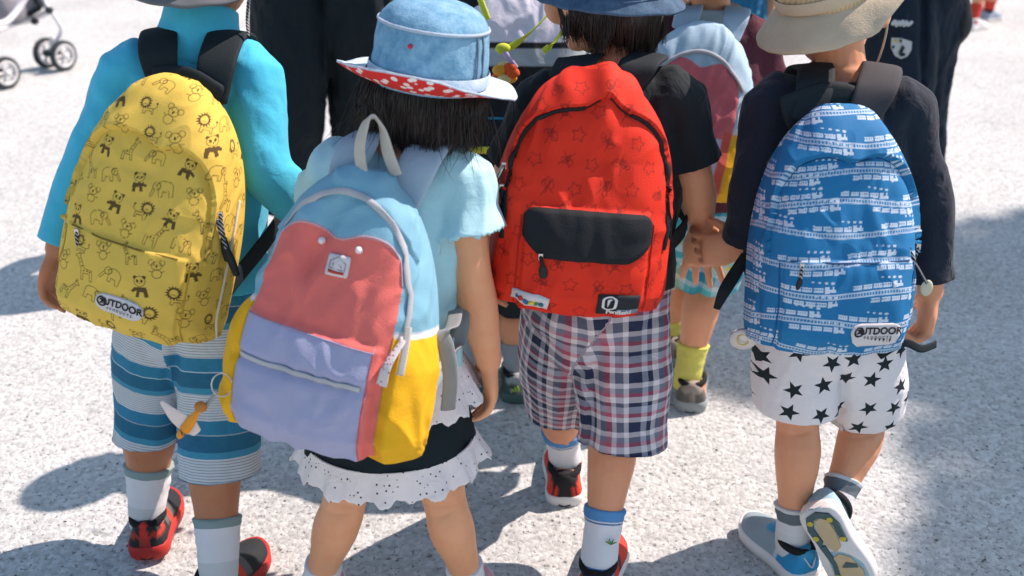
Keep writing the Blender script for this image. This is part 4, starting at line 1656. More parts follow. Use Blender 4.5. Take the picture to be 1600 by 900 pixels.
pel2 = J2['pel']
sk = part('skirt', ruffle(pel2 + A([0, 0, 0.03]), pel2 + A([-0.002, -0.006, -0.142]), 0.102, 0.132, 0.003, 7, 3, jag=0.001), BSK, girl)
part('lace_ruffle', ruffle(pel2 + A([0.0, 0, 0.0]), pel2 + A([0.004, -0.008, -0.058]), 0.114, 0.138, 0.0050, 12, 5, jag=0.004, tilt=0.04), LACE, sk)
part('lace_ruffle', ruffle(pel2 + A([-0.002, -0.006, -0.126]), pel2 + A([-0.002, -0.008, -0.170]), 0.1315, 0.148, 0.0060, 12, 8, jag=0.004, tilt=0.0), LACE, sk)
for q in 'LR': sock(girl, J2, q, mat('plain_white_sock', (0.72, 0.72, 0.73), rough=.95), hgt=0.04, r=1.16)
PINKS = mat('white_rubber', (0.70, 0.69, 0.67), rough=0.5, bump=(200, 0.2))
for h_, t_ in ((hL, tL), (hR, tR)): shoe(girl, shoe_frame(h_, t_), 0.165, 0.068, solid_col(0.55, 0.30, 0.35), PINKS, BLK)

# hair
hc, hF, hS, hU = J2['head'], J2['hF'], J2['hS'], J2['hU']
part('hair_base', voxel([ball(hc + hU * 0.000 - hF * 0.010, A([0.067, 0.076, 0.070]), np.stack([hS, hF, hU], 1)),
                         ball(hc - hU * 0.040 - hF * 0.026, A([0.071, 0.060, 0.055]), np.stack([hS, hF, hU], 1))], 0.006, 3)[:2], HAIR, girl)
rng = random.Random(5)
locks = []
for k in range(190):                      # clumps of fine hair
    a = rng.uniform(-2.2, 2.2)            # 0 = back
    r0 = 0.0725
    fl = rng.uniform(0.0, 1.0) ** 1.6 * (0.30 + 0.70 * abs(math.sin(a)))
    ln = rng.uniform(0.070, 0.100)
    cl = A([rng.uniform(-1, 1), rng.uniform(-1, 1), 0]) * 0.010
    for q in range(30):
        aa = a + rng.gauss(0, 0.06)
        d = -hF * math.cos(aa) + hS * math.sin(aa)
        j = lambda w: A([rng.gauss(0, w), rng.gauss(0, w), rng.gauss(0, w)])
        l2 = ln * rng.uniform(0.82, 1.08)
        p0 = hc + d * (r0 - 0.010) + hU * 0.030
        p1 = hc + d * (r0 + 0.007 + 0.008 * fl) - hU * 0.015 + j(.0015)
        p2 = hc + d * (r0 + 0.005 + 0.013 * fl) - hU * (l2 * .62) + cl * 0.4 + j(.0018)
        p3 = hc + d * (r0 - 0.022 + 0.034 * fl) - hU * l2 + cl + j(.003)
        locks.append([p0, p1, p2, p3])
for k in range(70):
    aa = rng.choice((-1, 1)) * rng.uniform(0.3, 2.2)
    d = -hF * math.cos(aa) + hS * math.sin(aa)
    o_ = rng.uniform(0.010, 0.050)
    ln = rng.uniform(0.07, 0.125)
    locks.append([hc + d * 0.068 + hU * 0.03, hc + d * (0.079 + o_ * .3) - hU * 0.02, hc + d * (0.081 + o_ * .7) - hU * ln * .7, hc + d * (0.075 + o_ * 1.0) - hU * ln + hS * rng.uniform(-.02, .02)])
strands(girl, locks, HAIR, wid=0.0008)
# denim hat with red lining
DENIM = mat('washed_denim', color_fn=denim_fn((0.10, 0.26, 0.40), (0.26, 0.46, 0.60)), rough=0.85, bump=(420, 0.4), var=0.12)
DENIMB = mat('pale_denim', color_fn=denim_fn((0.34, 0.48, 0.58), (0.62, 0.68, 0.74)), rough=0.85, bump=(420, 0.4), var=0.1)
REDLIN = mat('red_print_cotton', color_fn=dots_fn((0.60, 0.030, 0.026), (0.78, 0.72, 0.72), 78, 0.37, 0.85), rough=0.85)


def gbrim(a):
    # back and left turned up, right hanging flat
    back = max(0, math.cos(a + 0.25)) ** 0.7
    left = max(0, math.cos(a + 1.5))
    right = max(0, math.cos(a - 1.5))
    return (0.046, 2 + 16 * back - 4 * left - 6 * right, 6 + 40 * back - 2 * left - 16 * right)


def denim_seams(h, c, up, F, S):
    st = mat('seam_thread', (0.16, 0.22, 0.30), rough=.8, bump=None)
    for a in (0.95, 1.12, -2.0, 2.6):
        d = -F * math.cos(a) + S * math.sin(a)
        d2 = d + F * d.dot(F) * .12
        part('seam', tube([c + d2 * 0.0815 + up * 0.024, c + d2 * 0.0800 + up * 0.043, c + d2 * 0.0780 + up * 0.064, c + d2 * 0.0745 + up * 0.079], [[0.0018, 0.0012]] * 4, n=6, ref=np.cross(up, d)), st, h)
    pts = [c + (lambda d: (d + F * d.dot(F) * .12) * 0.0750 + up * 0.0800)(-F * math.cos(a) + S * math.sin(a)) for a in np.linspace(0, 2 * math.pi, 40)]
    part('seam', tube(pts, 0.0024, n=6, sub=1), mat('crown_seam', (0.36, 0.46, 0.55), rough=.8, bump=(500, .6)), h)
    for a in (-0.30, 2.4, -2.2):
        d = -F * math.cos(a) + S * math.sin(a)
        part('eyelet', tube([c + (d + F * d.dot(F) * .12) * 0.0745 + up * 0.060, c + (d + F * d.dot(F) * .12) * 0.0795 + up * 0.0605], [0.0036, 0.0030], n=12, sub=1), mat('red_eyelet', (0.5, 0.03, 0.04), rough=.5), h)


hat(girl, hc - hU * 0.004 + hS * 0.008 - hF * 0.004, nrm([0.14, 0.04, 1]), hF, 0.080, 0.074, 0.106, gbrim, DENIM, DENIMB, REDLIN, seams=[denim_seams], seed=6, amp=0.0016)

# patchwork backpack
LB, CO, LV, YE, ST = A([0.185, 0.40, 0.51]), A([0.70, 0.160, 0.135]), A([0.34, 0.36, 0.52]), A([0.74, 0.40, 0.012]), A([0.62, 0.62, 0.66])


def hump(x):
    xx = x / 0.098
    return 0.155 + (0.290 - 0.155) * np.clip(1 - np.abs(xx) ** 5, 0, 1) ** (1 / 3.2) - 0.012 * np.exp(-(x / 0.024) ** 2)


def over_col(c, a, col):
    a = np.clip(a, 0, 1)[..., None]
    return c * (1 - a) + A(col) * a


def edge(d, w=0.0011):
    """soft 0..1 mask of a signed distance, positive inside"""
    return sstep(-w, w, d)


def patch_cols(X, Y):
    c = np.tile(LB, (X.size, 1)).reshape(*X.shape, 3)
    ax = np.abs(X)
    h_ = hump(np.clip(X, -0.098, 0.098))
    c = over_col(c, edge(np.minimum(h_ - Y, 0.098 - ax)), CO)
    rim = np.minimum(np.abs(Y - h_) * 0.7, 9)
    c = over_col(c, (1 - sstep(0.0006, 0.0018, rim)) * (ax < 0.0965) * (Y > 0.165) * 0.7, (0.62, 0.45, 0.48))
    c = over_col(c, edge(np.minimum(ax - 0.099, 0.172 - Y)), YE)
    c = over_col(c, edge(np.minimum(ax - 0.099, 0.004 - np.abs(Y - 0.172))), (0.66, 0.64, 0.64))
    c = over_col(c, edge(np.minimum(np.minimum(0.080 - X, X + 0.099), 0.150 - 0.05 * X - Y)), LV)
    c = over_col(c, edge(np.minimum(np.minimum(X - 0.080, 0.099 - X), 0.17 - Y)), CO)
    c = over_col(c, edge(np.minimum(0.0008 - np.abs(X - 0.080), 0.155 - Y)) * 0.8, (0.55, 0.28, 0.33))
    return c


def patch_disp(X, Y):
    d = zrow(X, Y, 8, 0.0036)
    ins = sstep(0.104, 0.094, np.abs(X + 0.010)) * sstep(0.162, 0.150, Y + 0.05 * X)
    d += ins * (0.004 + 0.016 * np.clip(1 - ((X + .01) / .1) ** 2, 0, 1) ** .5 * np.clip((0.16 - Y) / 0.07, 0, 1) ** .6)
    d -= 0.006 * np.exp(-((Y - 0.098) / 0.008) ** 2) * ins
    side = sstep(0.099, 0.110, np.abs(X)) * sstep(0.176, 0.170, Y)
    d += side * 0.012 * np.clip((0.176 - Y) / 0.05, 0, 1)
    d += 0.004 * sstep(-0.001, 0.001, Y - (0.335 - 6 * np.abs(X) ** 2)) * (np.abs(X) < 0.11)
    fold = np.exp(-((X + 0.022 - 0.25 * (Y - 0.28)) / 0.016) ** 2) * sstep(0.20, 0.25, Y) * sstep(0.335, 0.30, Y)
    d -= 0.010 * fold
    return d


b2 = Bag('backpack', 'patchwork backpack of sky blue, coral, lavender and yellow panels on the girl', P(470, 686, 1.195), P(576, 262, 1.345), -18, 0.136, 0.108,
         mat('patchwork_canvas', attr='col', rough=0.82, var=0.05, bump=(520, 0.3), wrinkle=0.12), patch_disp, patch_cols, nu=230, nt=310, t0=0.12, pw=1.95, t1=0.55, e=0.50, group=None)
ZG = mat('grey_zip_tape', (0.42, 0.44, 0.46), rough=0.7, bump=(900, .4))
arc2 = [(x, 0.338 - 7.5 * abs(x) ** 2 - 900 * max(0, abs(x) - .07) ** 3) for x in np.linspace(-0.088, 0.10, 34)] + [(0.108, 0.225), (0.1115, 0.20), (0.112, 0.182)]
zip_line(b2, arc2, ZG, w=0.009, th=0.0014, off=0.0015)
zip_line(b2, [(x, 0.100 - 0.05 * x + 0.003 * math.sin(x * 20)) for x in np.linspace(-0.095, 0.072, 24)], ZG, w=0.008, th=0.0014, off=0.002, name='pocket_zipper')
for nm_, pts_, c_ in (('lav', [(x, 0.150 - 0.05 * x) for x in np.linspace(-0.098, 0.080, 30)], (0.30, 0.31, 0.45)), ('cor', [(0.080, y) for y in np.linspace(0.004, 0.146, 18)], (0.52, 0.12, 0.12)),
                      ('yel', [(0.0995, y) for y in np.linspace(0.004, 0.170, 18)], (0.60, 0.33, 0.03)), ('yel', [(-0.0995, y) for y in np.linspace(0.004, 0.170, 18)], (0.60, 0.33, 0.03)),
                      ('hum', [(x, float(hump(A([x]))[0])) for x in np.linspace(-0.094, 0.094, 44)], (0.50, 0.40, 0.45))):
    zip_line(b2, pts_, mat('patch_seam_' + nm_, c_, rough=.85, bump=(900, .6)), w=0.0018, th=0.0010, off=0.0002, name='seam')
lab = part('label_patch', patch_geo(b2, 0.008, 0.244, 0.031, 0.028, rad(2), rr=0.04, nx=8, ny=8), LABEL_W, b2.root, label='small white square label with a house drawing')
RD = mat('label_red', (0.45, 0.05, 0.03), rough=.7, bump=None, var=0)
GR = mat('label_grey', (0.30, 0.26, 0.27), rough=.7, bump=None, var=0)
part('lettering', patch_geo(b2, 0.008, 0.2355, 0.021, 0.0035, rad(2), rr=0, th=0.0042, nx=6, ny=2, base=0.003), RD, lab)
for a_, b_ in (((-.003, .254), (.008, .261)), ((.008, .261), (.019, .254)), ((-.003, .254), (-.003, .245)), ((.019, .254), (.019, .245)), ((.003, .252), (.003, .249)), ((.011, .252), (.014, .249)), ((.0, .2455), (.016, .2455))):
    part('drawing', tube([b2.at(a_[0], a_[1] - .006, 0.0036), b2.at(b_[0], b_[1] - .006, 0.0036)], 0.0006, n=6, sub=2), GR, lab)
for x_ in (-0.026, 0.031):
    part('snap_button', tube([b2.at(x_, 0.270, 0.000), b2.at(x_, 0.270, 0.0030), b2.at(x_, 0.270, 0.0040)], [0.0048, 0.0048, 0.0035], n=18, sub=1), mat('white_plastic', (0.74, 0.75, 0.75), rough=.4, bump=None), b2.root)
PALESTRAP = mat('pale_blue_strap', (0.32, 0.43, 0.52), rough=0.85, wrinkle=0.2)
strap(b2, J2, 'L', PALESTRAP, w=0.050, xs=0.045, ystart=0.88, inw=0.60, lift=0.008, th=0.012)
strap(b2, J2, 'R', PALESTRAP, w=0.054, xs=0.045, ystart=0.88, inw=0.62, lift=0.008, th=0.012)
CREAM = mat('cream_webbing', (0.47, 0.46, 0.41), rough=0.85, bump=(900, .5))
part('carry_handle', tube([P(566, 272, 1.325), P(562, 230, 1.325), P(572, 192, 1.33), P(584, 183, 1.335), P(597, 200, 1.335), P(606, 238, 1.33), P(618, 272, 1.33)], [[0.0095, 0.0022]] * 7, n=12, sub=6, ref=A([[1, -.6, 0], [1, -.8, .1], [.6, -.9, .3], [0, -1, .6], [.5, -.9, 0], [.9, -.5, 0], [1, -.4, 0.2]]), sq=.6), CREAM, b2.root)
zt = part('zip_pull', tube([b2.at(0.1115, 0.185, 0.006), b2.at(0.1115, 0.16, 0.010), b2.at(0.1105, 0.128, 0.012)], [[0.005, 0.0014]] * 3, n=10, ref=b2.R, sq=.6), CREAM, b2.root)
part('pull_tab', tube([b2.at(0.109, 0.165, 0.009), b2.at(0.105, 0.135, 0.014), b2.at(0.100, 0.112, 0.014)], [[0.004, 0.0014], [0.006, 0.0014], [0.0075, 0.0014]], n=10, ref=b2.R, sq=.6), mat('printed_tab', color_fn=dots_fn((.6, .56, .55), (.35, .08, .10), 240, .3), rough=.8), zt)
GREYW = mat('grey_webbing', (0.24, 0.26, 0.26), rough=0.85, bump=(800, .5))
part('webbing_strap', tube([P(712, 485, 1.37), P(706, 510, 1.31), P(690, 520, 1.285), P(698, 545, 1.28), P(704, 590, 1.28), P(700, 640, 1.285)], [[0.011, 0.0016]] * 6, n=10, sub=6, ref=A([1, .3, 0.2]), sq=.6), GREYW, b2.root)
part('webbing_strap', tube([P(716, 470, 1.40), P(722, 500, 1.37), P(715, 540, 1.34), P(702, 560, 1.31)], [[0.011, 0.0016]] * 4, n=10, sub=6, ref=A([.6, .6, 0.5]), sq=.6), GREYW, b2.root)
# key ring with charms hanging from the pocket zip
kdl = b2.at(-0.104, 0.064, 0.008) - P(374, 604, 1.155)


def K(x, y, Y):
    """charm point hung from the pocket zip of the patchwork bag"""
    return P(x, y, Y) + kdl


kc = empty('key_charm', K(360, 610, 1.155), 'orange and white charm on a key ring hanging off the patchwork backpack', 'key charm')
part('ring', tube([K(368 + 17 * math.cos(a), 612 + 19 * math.sin(a), 1.155 + 0.006 * math.cos(a)) for a in np.linspace(0, 2 * math.pi, 26)], 0.0009, n=8, sub=2), METAL, kc)
part('chain', tube([K(360, 622, 1.155), K(350, 636, 1.152), K(338, 650, 1.15)], [[0.0035, 0.002]] * 3, n=8, ref=A([1, 0, 0.8])), mat('grey_chain', (0.3, 0.31, 0.3), rough=.4, metal=.8, bump=(500, .8)), kc)
part('charm', tube([K(336, 648, 1.15), K(322, 664, 1.148), K(308, 684, 1.147), K(296, 696, 1.147)], [[0.004, 0.003], [0.006, 0.003], [0.0072, 0.003], [0.005, 0.0025]], n=12, ref=A([1, 0, 1])), mat('orange_plastic', (0.75, 0.28, 0.015), rough=.4, bump=None), kc)
part('charm', tube([K(268, 640, 1.152), K(290, 662, 1.15), K(312, 678, 1.152), K(326, 690, 1.152)], [[0.003, 0.0012], [0.010, 0.002], [0.013, 0.002], [0.008, 0.002]], n=12, ref=A([0.5, 0, 1])), mat('pale_charm', (0.68, 0.60, 0.56), rough=.5, bump=None), kc)
part('charm', ball(K(333, 648, 1.149), (0.009, 0.006, 0.008)), mat('brown_charm', (0.42, 0.16, 0.03), rough=.4, bump=None), kc)

# ================================================================== child with the red backpack
s = 1.06
tL, tR = nrm([0.02, 1, 0]), nrm([0.25, 1, 0])
hL, hR = G(882, 792), G(926, 952)
J3 = dict(pel=P(932, 450, 1.60), neck=P(968, 92, 1.65), head=P(952, -22, 1.68),
          sL=P(856, 156, 1.63), eL=P(796, 275, 1.66), wL=P(768, 385, 1.64),
          sR=P(1052, 150, 1.62), eR=P(1086, 280, 1.61), wR=P(1096, 352, 1.66),
          hL=P(884, 505, 1.62), hR=P(972, 505, 1.59), kL=P(872, 618, 1.72), kR=P(962, 648, 1.56),
          aL=ank(hL, tL, s), aR=ank(hR, tR, s), tL=tL, tR=tR)
J3['hdL'] = dict(d=P(760, 450, 1.64) - J3['wL'], n=A([1, 0, 0]), t=A([0, 1, 0]), curl=0.6)
J3['hdR'] = dict(d=P(1096, 420, 1.665) - J3['wR'], n=A([0.25, 1.0, 0]), t=A([1, -0.1, 0]), curl=0.25, spread=1.9, s=1.06, thumb=0.5)
boy3 = person('person', 'child in black T-shirt and plaid shorts with the face turned left', J3, s, SKIN3, 'children walking hand in hand', head_yaw=-42, legr=0.86)
BTEE = mat('black_tshirt', (0.008, 0.014, 0.017), rough=0.85, wrinkle=0.5, sheen=0.05)
top(J3, boy3, BTEE, sleeve=0.40, pad=0.013, hem=-0.02, seed=41, amp=0.0035, cuff=1.22)
n_, r_, w_, g_, l_ = (0.024, 0.034, 0.075), (0.46, 0.090, 0.14), (0.72, 0.68, 0.70), (0.18, 0.20, 0.27), (0.42, 0.44, 0.52)
PLAID = mat('navy_red_white_plaid', rough=0.88, wrinkle=0.5, var=0.08,
            color_fn=plaid([(0.0, n_), (0.20, l_), (0.30, n_), (0.38, w_), (0.50, g_), (0.62, r_), (0.72, w_), (0.80, g_), (0.92, w_)],
                           [(0.0, n_), (0.20, w_), (0.30, g_), (0.40, r_), (0.48, w_), (0.60, n_), (0.68, l_), (0.82, r_), (0.90, w_)], 0.092, 0.086))
bottoms(J3, boy3, PLAID, hemL=1.22, hemR=1.18, pad=0.012, flareL=1.0, flareR=1.26, seed=51, amp=0.0035, offR=(0.018, 0, 0))
SOCKB = mat('blue_top_sock', rough=0.95, var=0.06, bump=(700, 0.4), color_fn=stripes([(0.0, (0.72, 0.73, 0.75)), (0.43, (0.10, 0.20, 0.35)), (0.46, (0.7, 0.7, 0.72)), (0.48, (0.10, 0.28, 0.55)), (0.75, (0.72, 0.73, 0.75))], 0.11, v0=0.0))
for q in 'LR': sock(boy3, J3, q, SOCKB, hgt=0.072, r=1.18)


def c3(x, y, z):
    c = np.tile(A([0.62, 0.045, 0.022]), (len(x), 1))
    c[(x < 0.10) & (np.abs(y) < 0.36)] = (0.014, 0.014, 0.016)
    c[(z > 0.052)] = (0.014, 0.014, 0.016)
    c[(x < 0.2) & (np.abs(np.abs(y) - 0.42 - (0.06 - z) * 4) < 0.07)] = (0.014, 0.014, 0.016)
    c[(np.abs(x - 0.40 - z * 2) < 0.03) & (np.abs(y) > 0.5)] = (0.05, 0.04, 0.05)
    return c


WSOLE = mat('white_rubber')
shoe(boy3, shoe_frame(hL, tL), 0.185, 0.080, c3, WSOLE, BLK, sole_t=0.022)
shoe(boy3, shoe_frame(hR, tR), 0.185, 0.080, c3, WSOLE, BLK, sole_t=0.022)
SK = mat('sock_print', (0.03, 0.10, 0.04), rough=.9, bump=None)
a3, k3 = J3['aR'], J3['kR']
dd = nrm(k3 - a3)
for kx in range(4):   # small leaf print on the sock
    base = a3 + dd * 0.030 + A([0.012, -0.036, 0])
    ang = kx * 0.8 + 0.3
    part('sock_print', tube([base, base + A([0.010 * math.cos(ang), 0.001, 0.010 * math.sin(ang)])], [0.0018, 0.0006], n=6, sub=2), mat('leaf_green', (0.10, 0.26, 0.06), rough=.9, bump=None), boy3)
# hair
hc, hF, hS, hU = J3['head'], J3['hF'], J3['hS'], J3['hU']
part('hair_base', voxel([ball(hc + hU * 0.010 - hF * 0.010, A([0.080, 0.088, 0.084]), np.stack([hS, hF, hU], 1)), ball(hc - hU * 0.030 - hF * 0.046, A([0.062, 0.044, 0.058]), np.stack([hS, hF, hU], 1))], 0.006, 3)[:2], HAIRB, boy3)
rng = random.Random(7)
locks = []
for k in range(110):
    a = rng.uniform(-1.75, 1.75)
    r0 = 0.081
    ln = rng.uniform(0.070, 0.115) * (1 - 0.28 * min(1, abs(a) / 1.7))
    fl = rng.uniform(0, 1) ** 2
    cl = A([rng.uniform(-1, 1), rng.uniform(-1, 1), 0]) * 0.008
    for q in range(22):
        aa = a + rng.gauss(0, 0.05)
        d = -hF * math.cos(aa) + hS * math.sin(aa)
        j = lambda w: A([rng.gauss(0, w), rng.gauss(0, w), rng.gauss(0, w)])
        l2 = ln * rng.uniform(0.85, 1.06)
        p0 = hc + d * (r0 - .002) + hU * 0.04
        p1 = hc + d * (r0 + 0.006) - hU * 0.02 + j(.0012)
        p2 = hc + d * (r0 - 0.004 + 0.012 * fl) - hU * l2 * 0.65 + cl * .4 + j(.002)
        p3 = hc + d * (r0 - 0.022 + 0.032 * fl) - hU * l2 + cl + j(.003)
        locks.append([p0, p1, p2, p3])
strands(boy3, locks, HAIRB, wid=0.0009)
NAVYD = mat('navy_denim', color_fn=denim_fn((0.035, 0.07, 0.12), (0.09, 0.16, 0.24)), rough=0.9, bump=(420, 0.4))
hat(boy3, hc - hU * 0.004 + A([0, 0.0, 0]), nrm([0.05, 0.0, 1]), hF, 0.091, 0.082, 0.10, lambda a: (0.022, -40, -44), NAVYD, seed=12)
part('hat_cord', tube([hc + A([-0.052, -0.05, 0.03]), hc + A([-0.048, -0.062, -0.02]), hc + A([-0.040, -0.050, -0.06])], 0.0014, n=8), BLK, boy3)

RB, RINK = (0.68, 0.030, 0.011), (0.22, 0.012, 0.008)
d3 = arch_disp(a=0.124, yb=0.13, yt=0.292, dip=-0.016, dw=0.020, dx=0.012, h=0.007, pk=None, ridge=(0.012, 0.020, 0.012, 0.22), seed=13, amp=0.0026)


def red_disp(X, Y):
    d = d3(X, Y)
    ins = sstep(0.092, 0.084, np.abs(X)) * sstep(0.155, 0.148, Y)
    d += ins * (0.003 + 0.010 * np.clip(1 - (X / .09) ** 2, 0, 1) ** .5 * np.clip((0.15 - Y) / 0.05, 0, 1) ** .5)
    d += 0.006 * np.exp(-((X - 0.055 - 0.1 * (Y - .33)) / 0.014) ** 2) * sstep(0.28, 0.34, Y) + 0.005 * np.exp(-((X + 0.05) / 0.014) ** 2) * sstep(0.29, 0.35, Y)
    return d


def red_cols(X, Y):
    c = star_print(RB, RINK)(X, Y)
    # black flap panel over the front pocket
    top_ = 0.147 - 0.5 * np.clip(np.abs(X) - 0.072, 0, 1) ** 1.0 * 0.8
    bot_ = 0.085 + np.clip(np.abs(X) - 0.045, 0, 1) ** 1.3 * 2.2
    return c


b3 = Bag('backpack', 'red backpack with thin dark star print and black pocket flap', P(905, 484, 1.38), P(932, 108, 1.525), 2, 0.131, 0.105,
         mat('red_canvas', attr='col', rough=0.75, var=0.05, bump=(600, 0.25)), red_disp, red_cols, nu=240, nt=320, t0=0.36, pw=2.0, t1=0.60)
BZ = mat('black_zip', (0.012, 0.013, 0.015), rough=0.6, bump=(900, .5))
zp = d3.path(60, 0.03)
zip_line(b3, zp[:31], BZ, w=0.009, th=0.0022, off=0.0010)
zip_line(b3, zp[36:], BZ, w=0.009, th=0.0022, off=0.0010)
zip_line(b3, zp[30:37], BZ, w=0.005, th=0.0016, off=-0.001, name='zipper')


def flap_geo(bag):
    rows, nx = 9, 30
    V, F = [], []
    fl = []
    for j in range(rows):
        f = j / (rows - 1)
        for i in range(nx):
            x = -0.090 + 0.180 * i / (nx - 1)
            xn = abs(x) / 0.090
            t_ = 0.148 - 0.010 * np.clip((xn - 0.86) / 0.14, 0, 1) ** 2
            b_ = 0.080 + 0.030 * np.clip((xn - 0.62) / 0.38, 0, 1) ** 1.5
            fl.append((x, t_ + (b_ - t_) * f))
    T = bag.wrap(fl, 0.0030)
    n = rows * nx
    for j in range(rows - 1):
        for i in range(nx - 1):
            a = j * nx + i
            F.append((a, a + nx, a + nx + 1, a + 1))
    loop = [i for i in range(nx)] + [j * nx + nx - 1 for j in range(1, rows)] + [(rows - 1) * nx + i for i in range(nx - 2, -1, -1)] + [j * nx for j in range(rows - 2, 0, -1)]
    Bv = bag.wrap([fl[k] for k in loop], -0.001)
    for k in range(len(loop)):
        k2 = (k + 1) % len(loop)
        F.append((loop[k], loop[k2], n + k2, n + k))
    return np.vstack([T, Bv]), F


part('pocket_flap', flap_geo(b3), mat('black_canvas', (0.012, 0.015, 0.018), rough=.8, bump=(600, .3), wrinkle=.1), b3.root, label='black pocket flap')
panel_seams(b3, 0.095, 0.004, 0.135, (0.45, 0.020, 0.010))
puller(b3, -0.062, 0.083, 0.030, PULL, BZ, ang=0.15, w=0.0055)
puller(b3, -0.128, 0.170, 0.05, PULL, BZ, ang=0.05, w=0.006)
puller(b3, -0.131, 0.20, 0.05, PULL, METAL, ang=-0.5, w=0.006)
zip_line(b3, [(0.118, 0.175), (0.121, 0.155), (0.130, 0.140), (0.134, 0.115)], BZ, w=0.003, th=0.0015, off=0.004, name='loop')
p = part('label_patch', patch_geo(b3, 0.052, 0.0235, 0.058, 0.025, rad(1), rr=0, nx=10, ny=5), mat('label_black', (0.018, 0.022, 0.027), rough=.7), b3.root, label='black woven label with a white ring emblem and the word Penfield')
part('lettering', patch_geo(b3, 0.066, 0.0165, 0.029, 0.010, rad(1), rr=0, th=0.0034, nx=6, ny=3, base=0.002), mat('label_slate', (0.16, 0.22, 0.30), rough=.7), p)
ring_on(b3, 0.0395, 0.0275, 0.0066, 0.0022, LABEL_W, p, sx=1.6)
ring_on(b3, 0.0400, 0.0275, 0.0024, 0.0022, LABEL_W, p, a0=0.6, a1=4.0, sx=1.6)
text_on(b3, 'Penfield', 0.0535, 0.0165, 0.0118, LABEL_W, p, rad(1), offset=0.0004, spacing=0.95)
p = part('label_patch', patch_geo(b3, -0.072, 0.0205, 0.054, 0.016, rad(-4), rr=0, nx=10, ny=4), LABEL_W, b3.root, label='small white label with blue, yellow and green lettering')
for k, cc in enumerate(((0.03, 0.12, 0.30), (0.45, 0.05, 0.04), (0.03, 0.14, 0.30), (0.65, 0.45, 0.03), (0.06, 0.22, 0.08), (0.04, 0.12, 0.22))):
    part('lettering', patch_geo(b3, -0.089 + 0.0068 * k, 0.0215 - 0.0005 * k + 0.001 * (k % 2), 0.0062, 0.0075, rad(-20 + 14 * (k % 3)), rr=.3, th=0.0045, nx=5, ny=5, base=0.002), mat('letter_%d' % k, cc, rough=.7, bump=None), p)
strap(b3, J3, 'L', BLACKWEB, w=0.055, xs=0.045, inw=0.5)
strap(b3, J3, 'R', BLACKWEB, w=0.055, xs=0.045, inw=0.5)
part('side_buckle', tube([P(1040, 275, 1.50), P(1046, 290, 1.50), P(1044, 308, 1.50)], [[0.005, 0.010]] * 3, n=12, ref=A([1, 0, 0])), BLK, b3.root)

# ================================================================== child with the blue backpack
s = 1.0
tL = nrm([-0.42, 0.9, 0])
hL = G(1262, 912)
heelR, toeR = P(1272, 796, 1.47), P(1350, 948, 1.435)
toeR[2] = max(toeR[2], 0.004)
tR = nrm(toeR - heelR)
uR = nrm(A([0.30, 0.78, 0.12]) - A([0.30, 0.78, 0.12]).dot(tR) * tR)
J4 = dict(pel=P(1288, 468, 1.58), neck=P(1318, 114, 1.65), head=P(1302, 5, 1.68),
          sL=P(1212, 160, 1.63), eL=P(1180, 300, 1.57), wL=P(1163, 388, 1.585),
          sR=P(1408, 164, 1.62), eR=P(1448, 312, 1.60), wR=P(1454, 458, 1.575),
          hL=P(1252, 520, 1.58), hR=P(1334, 520, 1.58), kL=P(1246, 655, 1.57), kR=P(1350, 648, 1.64),
          aL=ank(hL, tL, s), aR=heelR + tR * 0.050 + uR * 0.080, tL=tL, tR=tR, uR=uR)
J4['hdL'] = dict(d=P(1085, 392, 1.605) - J4['wL'], n=A([-.2, 1.0, -0.1]), t=A([-0.1, 0.1, 1]), curl=1.0, s=1.02)
J4['hdR'] = dict(d=P(1440, 545, 1.57) - J4['wR'], n=A([-1, 0.1, 0.1]), t=A([-0.1, 1, 0]), curl=1.15, s=1.08)
boy4 = person('person', 'child in navy long-sleeved shirt and white shorts with dark stars', J4, s, SKIN3, 'children walking hand in hand', head_up=nrm([-0.10, 0.05, 1]), head_yaw=12, legr=0.86)
NAVY = mat('navy_jersey', (0.010, 0.017, 0.030), rough=0.85, wrinkle=0.5, sheen=0.12)
top(J4, boy4, NAVY, sleeve=0.92, pad=0.011, hem=0.06, seed=61, amp=0.0040, cuff=1.25)
STARS = mat('white_star_cotton', color_fn=stars_fn((0.74, 0.72, 0.73), (0.016, 0.026, 0.03), 21.0, 0.0165), rough=0.9, wrinkle=0.45, var=0.04)
bottoms(J4, boy4, STARS, hemL=0.80, hemR=0.88, pad=0.014, flareL=1.14, flareR=1.12, seed=71, amp=0.0030, waist=0.03, planar=True)
SOCKG = mat('white_grey_sock', rough=0.95, var=0.06, bump=(700, 0.4), color_fn=stripes([(0.0, (0.66, 0.66, 0.67)), (0.18, (0.13, 0.16, 0.18)), (0.37, (0.60, 0.62, 0.62))], 0.11, v0=0.0))
for q in 'LR': sock(boy4, J4, q, SOCKG, hgt=0.048, r=1.16)


def c4(x, y, z):
    c = np.tile(A([0.26, 0.34, 0.38]), (len(x), 1))
    c[(x < 0.30)] = (0.025, 0.25, 0.48)
    c[(x < 0.34) & (x > 0.30)] = (0.45, 0.55, 0.6)
    c[(z > 0.056)] = (0.05, 0.30, 0.50)
    return c


LSOLE = mat('white_rubber')


